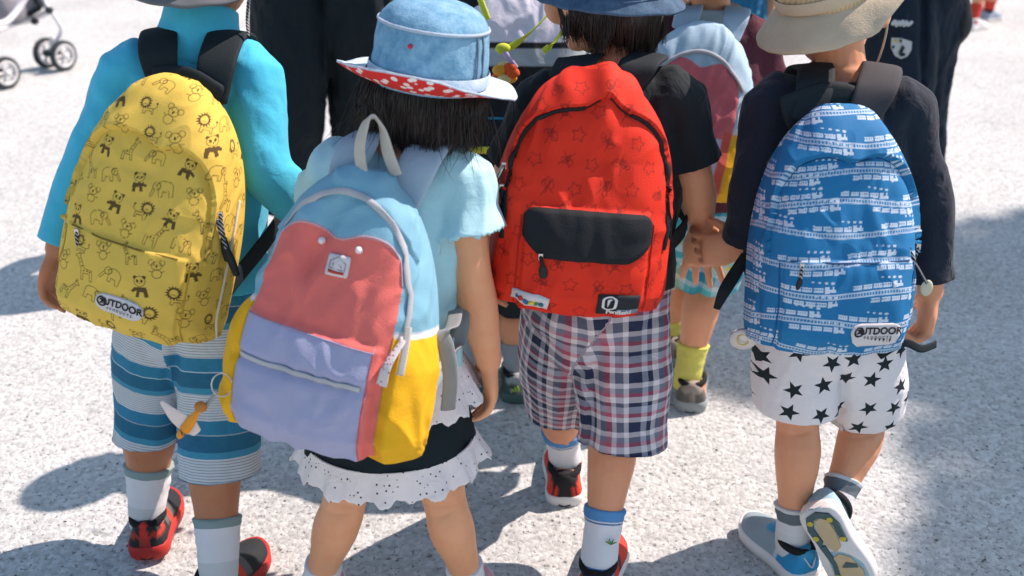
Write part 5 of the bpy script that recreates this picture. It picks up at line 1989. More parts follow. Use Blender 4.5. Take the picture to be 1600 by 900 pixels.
def outsole(sh, o, X, Yv, Z, L, W):
    tan = mat('tan_rubber', (0.50, 0.40, 0.24), rough=.6)
    grn = mat('slate_green_rubber', (0.06, 0.11, 0.115), rough=.6, bump=(150, .4))
    yel = mat('yellow_lug', (0.50, 0.42, 0.05), rough=.6)
    def slab(pts, z, th, m, nm):
        n = len(pts)
        T = [o + X * x * L + Yv * y * W / 2 + Z * (-z) for x, y in pts]
        Bt = [o + X * x * L + Yv * y * W / 2 + Z * (-z + th) for x, y in pts]
        F = [tuple(range(n)), tuple(range(2 * n - 1, n - 1, -1))] + [(k, n + k, n + (k + 1) % n, (k + 1) % n) for k in range(n)]
        part(nm, (A(T + Bt), F), m, sh, smooth=False)
    slab([(0.10 + 0.0, -0.05), (0.14, -0.32), (0.30, -0.38), (0.45, -0.25), (0.50, 0.10), (0.40, 0.32), (0.22, 0.34), (0.12, 0.2)], 0.0022, 0.004, tan, 'outsole_pad')
    slab([(0.58, -0.4), (0.75, -0.62), (0.9, -0.45), (0.95, 0), (0.9, 0.4), (0.7, 0.62), (0.56, 0.4), (0.52, 0)], 0.0020, 0.004, tan, 'outsole_pad')
    outer = [(0.40 + 0, -0.66), (0.2, -0.72), (0.07, -0.52), (0.025, 0), (0.07, 0.52), (0.2, 0.72), (0.42, 0.60)]
    inner = [(0.36, 0.36), (0.2, 0.44), (0.11, 0.28), (0.09, 0), (0.11, -0.28), (0.2, -0.44), (0.38, -0.42)]
    for k in range(6):
        slab([outer[k], outer[k + 1], inner[5 - k], inner[6 - k]], 0.0040, 0.005, grn, 'outsole_tread')
    slab([(0.40, 0.62), (0.40, 0.36), (0.62, 0.30), (0.80, 0.46), (0.78, 0.64), (0.62, 0.50)], 0.0040, 0.005, grn, 'outsole_tread')
    slab([(0.62, -0.1), (0.66, -0.5), (0.70, -0.5), (0.67, 0.15)], 0.0036, 0.005, grn, 'outsole_tread')
    for x, y in ((0.13, 0.44), (0.13, -0.44), (0.36, -0.54), (0.30, 0.55), (0.76, 0.55)):
        slab([(x + 0.028 * math.cos(a), y + 0.13 * math.sin(a)) for a in np.linspace(0, 2 * math.pi, 10, endpoint=False)], 0.0052, 0.004, yel, 'outsole_lug')


def heel_mark(sh, o, X, Yv, Z, L, W):
    p0 = o - X * 0.004 + Z * 0.045
    pts = [p0 + Yv * 0.012 + Z * 0.012 + X * .008, p0 - X * 0.0005 - Z * 0.006, p0 - Yv * 0.013 + Z * 0.012 + X * .009]
    part('heel_emblem', tube(pts, [[0.0022, 0.0012]] * 3, n=8, sub=3), mat('silver_print', (0.6, 0.62, 0.63), rough=.4, bump=None), sh)


shoe(boy4, shoe_frame(hL, tL), 0.178, 0.078, c4, LSOLE, BLK, sole_t=0.024, heel_h=0.056, extras=[heel_mark])
shoe(boy4, shoe_frame(heelR, tR, uR), 0.178, 0.080, lambda x, y, z: np.tile(A([0.30, 0.46, 0.55]), (len(x), 1)), LSOLE, BLK, sole_t=0.024, heel_h=0.056, extras=[outsole])
hc, hF, hS, hU = J4['head'], J4['hF'], J4['hS'], J4['hU']
part('hair_base', ball(hc + hU * 0.03 - hF * 0.004, A([0.0745, 0.088, 0.082]), np.stack([hS, hF, hU], 1)), HAIRB, boy4)


def rib_fn(nt, tc):
    w = nt.nodes.new('ShaderNodeTexWave')
    w.inputs['Scale'].default_value = 55
    w.inputs['Distortion'].default_value = 0.6
    w.bands_direction = 'X'
    nt.links.new(tc.outputs['Object'], w.inputs['Vector'])
    r = ramp(nt, [(0.0, (0.46, 0.34, 0.18)), (1.0, (0.58, 0.45, 0.27))], 'LINEAR')
    nt.links.new(w.outputs[0], r.inputs[0])
    return r.outputs[0]


BEIGE = mat('beige_corduroy', color_fn=rib_fn, rough=0.9, bump=(420, .35))
BEIGEB = mat('beige_cotton_brim', (0.52, 0.44, 0.31), rough=0.9, bump=(420, .35), wrinkle=.2)


def stitch(h, c, up, F, S):
    th = mat('brim_stitch', (0.40, 0.36, 0.29), rough=.9, bump=None)


def bbrim(a):
    side = math.cos(a - 1.9)       # right side turned up, back and left hanging
    return (0.046, -34 + 44 * max(0, side), -44 + 84 * max(0, side))


hat(boy4, hc + hU * 0.016 - hF * 0.004, nrm([-0.40, -0.06, 1]), hF, 0.084, 0.076, 0.088, bbrim, BEIGE, BEIGEB, BEIGEB, seed=22, amp=0.0022)
part('hat_cord', tube([P(1388, 20, 1.66), P(1384, 55, 1.655), P(1372, 95, 1.66), P(1360, 112, 1.68)], 0.0018, n=8), mat('beige_cord', (.45, .38, .28), rough=.8), boy4)
part('collar', tube([J4['neck'] + A([0.050 * math.cos(a), 0.046 * math.sin(a) + .006, -0.002 + 0.010 * math.sin(a)]) for a in np.linspace(0, 2 * math.pi, 24)], [[0.008, 0.004]] * 24, n=10, sub=2, ref=A([0, 0, 1.0])), mat('white_cotton_collar', (0.6, 0.62, 0.66), rough=.85), boy4)

BB, BINK = (0.012, 0.165, 0.37), (0.60, 0.70, 0.78)
d4 = arch_disp(a=0.120, yb=0.115, yt=0.285, dip=0.010, dw=0.022, dx=0.0, h=0.009, pk=(0.095, 0.135, 0.010), seed=23, amp=0.0024)
b4 = Bag('backpack', 'blue backpack printed with white toy trains and tracks', P(1320, 546, 1.36), P(1314, 163, 1.515), 5, 0.118, 0.105,
         mat('blue_canvas', attr='col', rough=0.72, var=0.05, bump=(600, 0.25)), d4, train_print(BB, BINK), nu=380, nt=470, t0=0.32, pw=2.0)
zip_line(b4, d4.path(), mat('blue_zip', (0.012, 0.06, 0.16), rough=.7, bump=None), w=0.005, th=0.0012, off=-0.002)
zip_line(b4, [(-0.085, 0.134), (-0.03, 0.132), (0.03, 0.132), (0.085, 0.134)], mat('blue_zip'), w=0.003, th=0.001, off=0.0012, name='pocket_zipper')
panel_seams(b4, 0.101, 0.004, 0.130, (0.012, 0.10, 0.27))
outdoor_label(b4, 0.036, 0.036, rad(-1))
puller(b4, -0.072, 0.128, 0.040, PULL, CORD, ang=-0.05)
puller(b4, 0.121, 0.150, 0.05, PULL, CORD, ang=-0.25, w=0.0045)
wp = part('charm', ball(P(1448, 450, 1.425), (0.009, 0.004, 0.013)), mat('clear_charm', (0.55, 0.55, 0.40), rough=.2, bump=None), b4.root)
part('zip_cord', tube([P(1420, 385, 1.415), P(1430, 410, 1.41), P(1440, 428, 1.415), P(1448, 442, 1.42)], 0.0022, n=8), CORD, b4.root)
strap(b4, J4, 'L', BLACKWEB, w=0.055, xs=0.042, inw=0.5)
strap(b4, J4, 'R', mat('charcoal_webbing', (0.045, 0.045, 0.05), rough=.8, bump=(700, .3)), w=0.060, xs=0.042, inw=0.55, lift=0.006)
part('yoke', tube([b4.local(-0.07, b4.H * 0.96, 0.004), b4.local(0, b4.H * 1.02, 0.0), b4.local(0.07, b4.H * 0.96, 0.004)], [[0.026, 0.005]] * 3, ref=b4.U, n=12, sq=.6), BLACKWEB, b4.root)
part('webbing_strap', tube([P(1166, 400, 1.55), P(1150, 425, 1.54), P(1132, 455, 1.53), P(1120, 482, 1.53)], [[0.009, 0.0016], [0.010, 0.0016], [0.010, 0.0016], [0.006, 0.0016]], n=10, sub=5, ref=A([1, 0, .4]), sq=.6), BLACKWEB, b4.root)
part('webbing_strap', tube([P(1374, 556, 1.50), P(1400, 540, 1.49), P(1418, 536, 1.49), P(1440, 545, 1.50), P(1462, 538, 1.53)], [[0.0065, 0.0016]] * 5, n=10, sub=5, ref=A([0, .3, 1]), sq=.6), BLACKWEB, b4.root)
tg = empty('bag_tag', P(1160, 535, 1.45), 'round white tag with yellow drawing hanging under the blue backpack', 'tag')
part('tag_disc', tube([P(1161, 532, 1.45), P(1161, 532, 1.45) + A([0.001, 0.006, 0.002])], [[0.020, 0.020]] * 2, n=24, sub=1, cap='flat'), mat('tag_white', (0.68, 0.64, 0.60), rough=.5, bump=None), tg)
part('tag_drawing', tube([P(1161 + 9 * math.cos(a), 531 + 8 * math.sin(a), 1.447) for a in np.linspace(0.5, 6, 14)], 0.0012, n=6), mat('tag_yellow', (0.55, 0.45, 0.12), rough=.5, bump=None), tg)
part('tag_cord', tube([P(1172, 520, 1.45), P(1180, 505, 1.43), P(1188, 488, 1.42)], 0.0012, n=6), mat('white_cord', (.6, .6, .58), rough=.8), tg)

# ================================================================== people further ahead
def stand(fL, fR, h, yaw=0, lean=0.0, adult=False, arm_out=0.0):
    """relaxed walking pose from the two heel points"""
    F, S = frame_fwd(yaw)
    fL, fR = A(fL, float), A(fR, float)
    c = (fL + fR) / 2
    k = 0.52 if adult else 0.475
    s_ = h / (1.18 if adult else 1.10)
    pel = c + A([0, 0, k * h]) + F * 0.02
    neck = c + A([0, 0, 0.825 * h]) + F * (0.03 + lean)
    w = 0.095 * s_
    J = dict(pel=pel, neck=neck, head=neck + A([0, 0, 0.10 * h]) + F * 0.02)
    for q, sg, f in (('L', -1, fL), ('R', 1, fR)):
        J['s' + q] = neck + S * sg * w * 1.02 - A([0, 0, 0.042 * h])
        J['e' + q] = J['s' + q] + S * sg * (0.025 + arm_out) * s_ - A([0, 0, 0.165 * h]) - F * 0.02
        J['w' + q] = J['e' + q] + F * 0.05 * s_ - A([0, 0, 0.145 * h])
        J['h' + q] = pel + S * sg * 0.045 * s_ - A([0, 0, 0.02 * h])
        J['t' + q] = F
        J['a' + q] = f + F * 0.054 * s_ + A([0, 0, 0.08 * s_])
        J['k' + q] = (J['h' + q] + J['a' + q]) / 2 + F * 0.025 * s_
        J['hd' + q] = dict(d=A([0, 0.1, -1]), n=-S * sg, t=F, curl=0.6)
    return J, s_


def lift_arms(J):
    n_ = J['neck']
    for q, sg in (('L', -1), ('R', 1)):
        J['s' + q] = n_ + A([sg * 0.15, 0, -0.06])
        J['e' + q] = n_ + A([sg * 0.22, 0.04, -0.32])
        J['w' + q] = n_ + A([sg * 0.10, 0.22, -0.26])
        J['hd' + q] = dict(d=A([-sg, .3, .1]), n=A([0, -1, 0.]), t=A([0, 0, 1.]), curl=.8)


# ---- child with yellow socks and a second patchwork backpack
hL, hR = G(1046, 575), G(1078, 646)
J5, s5 = stand(hL, hR, 1.10)
J5.update(pel=P(1098, 300, 2.12), neck=P(1112, 26, 2.16), head=P(1112, -65, 2.18), sL=P(1044, 58, 2.15), sR=P(1176, 60, 2.14), eL=P(1018, 165, 2.16), eR=P(1200, 150, 2.15),
          wL=P(1015, 255, 2.13), wR=P(1208, 240, 2.12), hL=P(1068, 330, 2.13), hR=P(1128, 330, 2.11), kL=P(1062, 430, 2.20), kR=P(1100, 440, 2.13))
s5 = 1.02
J5['aL'], J5['aR'] = ank(hL, fwd, s5), ank(hR, fwd, s5)
kid5 = person('person', 'child in maroon shirt, pastel plaid shorts and yellow socks walking ahead', J5, s5, SKIN3, 'children walking further ahead', voxel_size=0.005, eyes=False, legr=0.9)
top(J5, kid5, mat('maroon_jersey', (0.085, 0.022, 0.035), rough=.85, wrinkle=.5), sleeve=0.42, pad=0.013, hem=0.02, seed=81, amp=.004, cuff=1.25, voxel_size=0.006)
t1_, t2_, y1_, wq = (0.02, 0.24, 0.36), (0.10, 0.50, 0.52), (0.62, 0.60, 0.12), (0.62, 0.68, 0.70)
bottoms(J5, kid5, mat('pastel_plaid', rough=.88, wrinkle=.2, var=.06, color_fn=plaid([(0, t1_), (.25, t2_), (.45, wq), (.6, y1_), (.7, wq), (.85, t2_)], [(0, t1_), (.3, wq), (.45, t2_), (.65, y1_), (.75, wq)], 0.09, 0.085)), hemL=1.02, hemR=0.98, pad=0.016, flareL=1.15, flareR=1.15, seed=82, voxel_size=.006)
YS = mat('yellow_sock', (0.62, 0.58, 0.13), rough=.95, wrinkle=.3, bump=(500, .5))
for q in 'LR': sock(kid5, J5, q, YS, hgt=0.062, r=1.22)


def c5(x, y, z):
    c = np.tile(A([0.10, 0.095, 0.085]), (len(x), 1))
    c[(x > 0.15) & (x < 0.5) & (y < -0.4) & (z > 0.025)] = (0.70, 0.20, 0.05)
    c[(x < 0.1) & (np.abs(y) < .2)] = (0.03, 0.035, 0.035)
    c[(z > 0.05)] = (0.28, 0.24, 0.20)
    return c


GSOLE = mat('grey_rubber', (0.26, 0.29, 0.29), rough=.6)
for h_ in (hL, hR): shoe(kid5, shoe_frame(h_, nrm([0.15, 1, 0])), 0.185, 0.080, c5, GSOLE, BLK, sole_t=0.026)
hat(kid5, J5['head'] + A([0, -0.004, -0.012]), (0, 0, 1), J5['hF'], 0.09, 0.08, 0.09, lambda a: (0.045, -25, -30), mat('grey_blue_cotton', (0.28, 0.36, 0.42), rough=.9), seed=30)
part('collar', tube([J5['neck'] + A([0.055 * math.cos(a), 0.05 * math.sin(a), 0.006]) for a in np.linspace(0, 2 * math.pi, 20)], [[0.016, 0.006]] * 20, n=10, ref=A([0, 0, 1.]), sub=2), mat('pale_collar', (0.45, 0.55, 0.58), rough=.9), kid5)


def patch5(X, Y):
    c = np.tile(A([0.36, 0.52, 0.62]), (X.size, 1)).reshape(*X.shape, 3)
    ax = np.abs(X)
    h_ = hump(np.clip(X, -0.082, 0.082) * 1.19) - 0.030
    c = over_col(c, edge(np.minimum(h_ - Y, 0.082 - ax)), (0.60, 0.15, 0.17))
    c = over_col(c, edge(np.minimum(ax - 0.083, 0.14 - Y)), YE)
    c = over_col(c, edge(np.minimum(np.minimum(0.066 - X, X + 0.083), 0.125 - Y)), (0.48, 0.50, 0.64))
    c = over_col(c, edge(np.minimum(np.minimum(X - 0.066, 0.083 - X), 0.14 - Y)), (0.60, 0.11, 0.08))
    c = over_col(c, edge(np.minimum(ax - 0.083, 0.004 - np.abs(Y - 0.14))), (0.66, 0.64, 0.64))
    return c


b5 = Bag('backpack', 'pale blue and pink backpack on the child with yellow socks', P(1052, 304, 1.92), P(1108, 34, 2.03), -8, 0.125, 0.10, MATS['patchwork_canvas'],
         lambda X, Y: zrow(X, Y, 40, 0.004), patch5, nu=180, nt=240, t0=0.30, pw=2.0)
strap(b5, J5, 'L', PALESTRAP, w=0.05, inw=.55, lift=.006)
strap(b5, J5, 'R', PALESTRAP, w=0.05, inw=.55, lift=.006)
zip_line(b5, [(x, 0.275 - 8 * x * x) for x in np.linspace(-0.08, 0.085, 24)], ZG, w=0.008, th=.0014, off=.0015)
part('pull_tab', tube([b5.at(0.09, 0.20, 0.004), b5.at(0.092, 0.17, 0.008), b5.at(0.092, 0.15, 0.008)], [[0.005, 0.0015]] * 3, n=8, ref=b5.R), CREAM, b5.root)

# ---- child with the black and white backpack, mostly hidden behind the girl
hL, hR = G(742, 622), G(808, 632)
J6, s6 = stand(hL, hR, 1.12)
J6.update(kR=P(806, 470, 2.16), kL=P(750, 470, 2.18))
kid6 = person('person', 'child in dark shorts and grey sneakers half hidden behind the girl', J6, s6, SKIN3, 'children walking further ahead', voxel_size=0.005, eyes=False, legr=.95)
top(J6, kid6, mat('black_tshirt'), sleeve=.45, hem=.03, seed=91, voxel_size=.006)
bottoms(J6, kid6, mat('dark_shorts', (0.016, 0.022, 0.024), rough=.85, wrinkle=.2), hemL=1.0, hemR=1.0, pad=.018, flareL=1.1, flareR=1.1, seed=92, voxel_size=.006)
for q in 'LR': sock(kid6, J6, q, mat('grey_sock', (0.28, 0.31, 0.34), rough=.95), hgt=.05, r=1.16)


def c6(x, y, z):
    c = np.tile(A([0.045, 0.075, 0.07]), (len(x), 1))
    c[(z > 0.030) & (z < 0.036)] = (0.35, 0.40, 0.40)
    c[(z > 0.052)] = (0.30, 0.34, 0.34)
    c[(x > 0.3) & (z > 0.04)] = (0.20, 0.24, 0.24)
    return c


def heel_stripes(sh, o, X, Yv, Z, L, W):
    lime = mat('lime_print', (0.40, 0.62, 0.03), rough=.5, bump=None)
    for k in range(3):
        a_ = o - X * 0.0035 + Z * 0.036 + Yv * (0.007 - 0.006 * k)
        part('heel_stripe', tube([a_, a_ + Z * (0.005 + 0.004 * k) + Yv * 0.004], [[0.0017, 0.001]] * 2, n=6, sub=1, ref=Yv), lime, sh, smooth=False)


for h_ in (hL, hR): shoe(kid6, shoe_frame(h_, nrm([0.05, 1, 0])), 0.19, 0.086, c6, mat('teal_rubber', (0.06, 0.11, 0.10), rough=.6), BLK, sole_t=.024, extras=[heel_stripes])


def col6(X, Y):
    c = np.tile(A([0.010, 0.014, 0.018]), (X.size, 1)).reshape(*X.shape, 3)
    c[Y > 0.315] = (0.36, 0.42, 0.44)
    c[Y > 0.345] = (0.012, 0.014, 0.018)
    c[Y > 0.358] = (0.62, 0.62, 0.70)
    return c


b6 = Bag('backpack', 'black backpack with grey top and lime straps behind the denim hat', P(806, 350, 1.98), P(808, -25, 2.10), 3, 0.15, 0.11, mat('black_nylon', attr='col', rough=.55, var=.1, bump=(500, .2), wrinkle=.25),
         lambda X, Y: zrow(X, Y, 50, 0.004), col6, nu=110, nt=150, t0=.55)
LIME = mat('lime_webbing', (0.55, 0.62, 0.05), rough=.7, bump=(700, .4))
YEL = mat('yellow_reflective', (0.75, 0.68, 0.05), rough=.6, bump=(700, .2))
BLU = mat('blue_piping', (0.02, 0.20, 0.36), rough=.6, bump=None)
zip_line(b6, [(x, 0.155) for x in np.linspace(-0.13, 0.13, 20)], YEL, w=0.014, th=.0015, off=.002, name='reflective_band')
zip_line(b6, [(x, 0.215) for x in np.linspace(-0.13, 0.13, 20)], BLU, w=0.005, th=.0015, off=.002, name='piping')
for pts in ([P(748, -8, 1.96), P(756, 14, 1.94), P(762, 30, 1.93)], [P(872, 4, 1.95), P(842, 38, 1.93), P(815, 62, 1.92), P(790, 78, 1.92)], [P(885, 40, 1.93), P(866, 66, 1.92), P(850, 80, 1.92)]):
    part('lime_strap', tube(pts, [[0.006, 0.0016]] * len(pts), n=8, sub=4, ref=A([.7, 0, .7])), LIME, b6.root)
part('knot', ball(P(786, 76, 1.915), (0.014, 0.008, 0.010)), LIME, b6.root)
fc = empty('flower_charm', P(792, 110, 1.91), 'orange and yellow cloth flower tied to the black backpack', 'charm')
part('ribbon', tube([P(784, 74, 1.915), P(794, 90, 1.905), P(806, 106, 1.905)], [[0.005, 0.002]] * 3, n=8, ref=A([1, 0, .5])), mat('lilac_ribbon', (0.45, 0.36, 0.55), rough=.7), fc)
for k in range(7):
    a = k * 0.9
    c_ = P(790 + 11 * math.cos(a), 114 + 10 * math.sin(a), 1.905 + 0.005 * (k % 2))
    part('petal', ball(c_, (0.013, 0.006, 0.010), nu=10, nv=7), mat('petal_%d' % (k % 3), ((0.70, 0.10, 0.02), (0.75, 0.35, 0.04), (0.72, 0.60, 0.25))[k % 3], rough=.7, wrinkle=.4), fc)

# ---- adult in black trousers
hL, hR = G(448, 410), G(572, 372)
Ja, sa_ = stand(hL, hR, 1.66, adult=True)
Ja.update(kL=P(452, 170, 2.92), kR=P(566, 150, 3.05), hL=P(462, -60, 3.0), hR=P(552, -60, 3.0), pel=P(505, -80, 3.02), neck=P(505, -330, 3.05))
lift_arms(Ja)
adult1 = person('person', 'adult in loose black trousers walking ahead of the girl', Ja, sa_ , SKIN3, 'adults walking ahead', voxel_size=.008, eyes=False, cat='person')
top(Ja, adult1, mat('black_tshirt'), sleeve=.9, hem=.05, seed=101, voxel_size=.009)
bottoms(Ja, adult1, mat('black_trousers', (0.007, 0.014, 0.018), rough=.85, wrinkle=.4), hemL=1.88, hemR=1.88, name='trousers', pad=.024, flareL=1.0, flareR=1.0, seed=102, amp=.008, voxel_size=.008)
for h_ in (hL, hR): shoe(adult1, shoe_frame(h_, nrm([0.1, 1, 0])), .27, .10, solid_col(.012, .013, .014), BLK, BLK, heel_h=.075)

# ---- adult in navy track suit
hL, hR = G(1390, 420), G(1432, 395)
Jn, sn_ = stand(hL, hR, 1.62, adult=True)
Jn.update(kL=P(1398, 180, 2.86), kR=P(1424, 165, 3.0), hL=P(1398, -40, 2.93), hR=P(1440, -40, 2.95), pel=P(1418, -60, 2.95), neck=P(1418, -320, 3.0))
lift_arms(Jn)
adult2 = person('person', 'adult in navy track trousers with a white crest behind the beige hat', Jn, sn_, SKIN3, 'adults walking ahead', voxel_size=.008, eyes=False, cat='person')
NVY = mat('navy_track', (0.008, 0.018, 0.032), rough=.75, wrinkle=.35)
top(Jn, adult2, NVY, sleeve=.9, hem=.05, seed=111, voxel_size=.009)
bottoms(Jn, adult2, NVY, hemL=1.9, hemR=1.9, name='trousers', pad=.026, seed=112, amp=.007, voxel_size=.008)
for h_ in (hL, hR): shoe(adult2, shoe_frame(h_, nrm([0.1, 1, 0])), .26, .10, solid_col(.02, .025, .03), BLK, BLK, heel_h=.075)
CREST = mat('crest_white', (0.58, 0.60, 0.58), rough=.7, bump=None)


def badge(pts, Y, m, nm, th=0.003, bend=0.0):
    c = A(pts).mean(0)
    n = len(pts)
    V = [P(x, y, Y + bend * ((x - c[0]) / 16) ** 2) for x, y in pts] + [P(x, y, Y + th + bend * ((x - c[0]) / 16) ** 2) for x, y in pts]
    F = [tuple(range(n))[::-1], tuple(range(n, 2 * n))] + [(k, (k + 1) % n, n + (k + 1) % n, n + k) for k in range(n)]
    return part(nm, (A(V), F), m, adult2, smooth=False)


YBd = 2.735
badge([(1393, 59), (1409, 60), (1425, 65), (1424, 78), (1418, 88), (1408, 92), (1398, 87), (1392, 74)], YBd, CREST, 'crest_patch')
for pts in ([(1410, 70), (1414, 75), (1409, 83), (1404, 82), (1408, 76)], [(1405, 62), (1410, 62), (1408, 68)], [(1393, 73), (1398, 71), (1397, 77)], [(1404, 84), (1412, 82), (1416, 86), (1408, 89)]):
    badge(pts, YBd - 0.004, mat('crest_ink', (0.02, 0.03, 0.035), rough=.7, bump=None), 'crest_figure')
badge([(1400 + 3 * math.cos(a), 64 + 3 * math.sin(a)) for a in np.linspace(0, 6.28, 9)[:-1]], YBd - 0.004, mat('crest_yellow', (0.55, 0.50, 0.12), rough=.7, bump=None), 'crest_figure')
sq_ = [(1395, 37), (1398, 33), (1401, 40), (1404, 34), (1407, 39), (1410, 33), (1413, 40), (1416, 34), (1419, 39), (1424, 35)]
part('script_lettering', tube([P(x, y, YBd - .002) for x, y in sq_], .0045, n=8, sub=4), CREST, adult2)
sb = empty('shoulder_bag', P(1478, 80, 2.95), 'dark rounded bag hanging at the right side of the navy adult', 'bag')
sbd = voxel([tube([P(1462, -60, 2.98), P(1470, -10, 2.97), P(1476, 40, 2.96), P(1472, 72, 2.95)], [[.045, .05], [.062, .07], [.066, .075], [.040, .05]], ref=A([1, 0, 0]), n=24)], .007, 4)
part('bag_body', (folds(sbd[0], sbd[2], .005, 12, 7), sbd[1]), mat('dark_nylon', (0.007, 0.011, 0.015), rough=.6, wrinkle=.5), sb)
part('bag_strap', tube([P(1455, -60, 2.97), P(1440, -200, 2.98), P(1425, -310, 3.02)], [[.02, .003]] * 3, n=8, ref=A([0, 1, 0])), BLACKWEB, sb)

# ---- child in blue shirt further on
J8, s8 = stand(G(1085, 335), G(1130, 330), 1.12)
kid8 = person('person', 'child in blue shirt beyond the pale blue and pink backpack', J8, s8, SKIN3, 'children walking further ahead', voxel_size=.007, eyes=False)
top(J8, kid8, mat('blue_print_shirt', color_fn=dots_fn((0.02, 0.17, 0.34), (0.10, 0.40, 0.55), 40, .3), rough=.85, wrinkle=.5), sleeve=.5, pad=.03, hem=.05, seed=121, voxel_size=.008)
bottoms(J8, kid8, mat('dark_shorts'), hemL=1, hemR=1, pad=.02, seed=122, voxel_size=.008)
for h_ in (G(1085, 335), G(1130, 330)): shoe(kid8, shoe_frame(h_, fwd), .18, .08, solid_col(.3, .3, .32), WSOLE, BLK)

# ---- far child, only the feet and shins in view
hL, hR = G(1509, 48), G(1533, 34)
J9, s9 = stand(hL, hR, 1.0, yaw=60)
kid9 = person('person', 'far child with red socks and white shoes at the top right', J9, s9, SKIN3, 'children walking further ahead', voxel_size=.007, eyes=False)
top(J9, kid9, mat('pale_aqua_jersey'), sleeve=.4, hem=.05, voxel_size=.008)
bottoms(J9, kid9, mat('dark_shorts'), hemL=.9, hemR=.9, pad=.02, voxel_size=.008)
for q in 'LR': sock(kid9, J9, q, mat('red_sock', (0.55, 0.05, 0.03), rough=.9), hgt=.07, r=1.25)
shoe(kid9, shoe_frame(hL, nrm([.8, .5, 0])), .17, .085, solid_col(.7, .68, .68), WSOLE, WSOLE)
shoe(kid9, shoe_frame(hR, nrm([.8, .5, 0])), .17, .085, solid_col(.25, .32, .40), WSOLE, BLK)

# ================================================================== stroller
WHITE = mat('white_enamel', (0.72, 0.70, 0.72), rough=.35, bump=None, spec=.5)
TYRE = mat('dark_tyre', (0.035, 0.045, 0.05), rough=.8)
HUB = mat('pale_hub', (0.60, 0.60, 0.60), rough=.4, bump=None)
stc = G(60, 112)
st = empty('stroller', stc, 'white framed stroller with grey seat and paired small wheels', 'stroller')


def wheel(c, ax, r=0.074, w=0.026):
    ax = nrm(ax)
    u = nrm(np.cross(ax, A([0, 0, 1.]))); v = np.cross(u, ax)
    rings = []
    for (rr_, o_) in ((r * .74, -w / 2), (r * .93, -w / 2), (r, -w * .25), (r, w * .25), (r * .93, w / 2), (r * .74, w / 2)):
        rings.append(A([c + ax * o_ + (u * math.cos(a) + v * math.sin(a)) * rr_ for a in np.arange(32) / 32 * 2 * math.pi]))
    t = part('wheel', loft(rings + [rings[0]], caps=False), TYRE, st)
    rim = [A([c + ax * o_ + (u * math.cos(a) + v * math.sin(a)) * rr_ for a in np.arange(32) / 32 * 2 * math.pi]) for rr_, o_ in ((r * .76, -w * .52), (r * .76, w * .52), (r * .64, w * .56), (r * .60, w * .3), (r * .60, -w * .3), (r * .64, -w * .56))]
    part('rim', loft(rim + [rim[0]], caps=False), HUB, t)
    part('hub', tube([c - ax * w * .6, c + ax * w * .6], r * .2, n=16, sub=1), HUB, t)
    for k in range(5):
        a = k * 2 * math.pi / 5
        d = u * math.cos(a) + v * math.sin(a)
        part('spoke', tube([c + d * r * .15, c + d * r * .64], [[r * .09, w * .28]] * 2, n=8, sub=1, ref=np.cross(d, ax)), HUB, t)


axw = nrm([0.86, -0.5, 0])
pairs = [G(90, 108), G(0, 136), G(-120, 60), G(-230, 90)]
for i_, g_ in enumerate(pairs):
    r_w = .074
    for sg in (-1, 1):
        wheel(g_ + axw * sg * .062 + A([0, 0, r_w]), axw)
    part('caster_block', tube([g_ + A([0, 0, r_w]) - axw * .05, g_ + A([0, 0, r_w]) + axw * .05], [[.018, .030]] * 2, n=12, sub=2, ref=A([0, 0, 1.])), TYRE, st)
    part('caster_fork', tube([g_ + A([0, 0, r_w]), g_ + A([0.0, 0.01, r_w + .07])], [.024, .018], n=12), HUB, st)
p1, p2 = pairs[0], pairs[1]
def fr_tube(pts, r=.011, m=WHITE, nm='frame_tube'): part(nm, tube(pts, r, n=10, sub=5), m, st)
Yb = p1[1]
fr_tube([p1 + A([0, 0, .12]), P(96, 48, Yb), P(88, 30, Yb), P(78, 15, Yb), P(66, -4, Yb), P(52, -40, Yb)], .010)
fr_tube([P(78, 18, Yb), P(50, 30, Yb), P(20, 38, Yb - .1), P(-10, 50, Yb - .2), p2 + A([0, 0, .28])], .014)
fr_tube([p2 + A([0, 0, .12]), p2 + A([0.02, 0, .20]), p2 + A([0.0, 0.0, .28]), P(10, 34, p2[1] + .1), P(35, 4, p2[1] + .2), P(60, -40, Yb - .1)], .015)
fr_tube([P(-10, 30, Yb - .1), P(18, 6, Yb - .05), P(46, -4, Yb), P(75, -12, Yb)], .013)
for x_, y_ in ((77, 16), (54, 33)):
    part('joint', ball(P(x_, y_, Yb - .004), (.020, .018, .018)), TYRE, st)
fr_tube([p1 + A([0, 0, .30]), (p1 + pairs[2]) / 2 + A([0, 0, .5]), pairs[2] + A([-.1, .1, 1.0])])
fr_tube([p2 + A([0, 0, .28]), (p2 + pairs[3]) / 2 + A([0, 0, .5]), pairs[3] + A([-.1, .1, 1.0])])
fr_tube([pairs[2] + A([0, 0, .12]), (p1 + pairs[2]) / 2 + A([0, 0, .5])])
fr_tube([pairs[3] + A([0, 0, .12]), (p2 + pairs[3]) / 2 + A([0, 0, .5])])
seat = voxel([tube([P(64, -2, Yb + .02), P(40, 10, Yb - .02), P(10, 14, Yb - .1), P(-60, -10, Yb - .1)], [[.03, .02], [.055, .03], [.08, .04], [.12, .05]], ref=A([0, .2, 1.]), n=20)], .012, 3)
part('seat_fabric', (folds(seat[0], seat[2], .006, 10, 3), seat[1]), mat('grey_mesh_fabric', (0.22, 0.22, 0.24), rough=.8, wrinkle=.5), st)
part('seat_edge', tube([P(52, -8, Yb - .03), P(58, 2, Yb - .03), P(62, 12, Yb - .03), P(46, 22, Yb - .05)], .012, n=10, sub=4), mat('dark_nylon'), st)

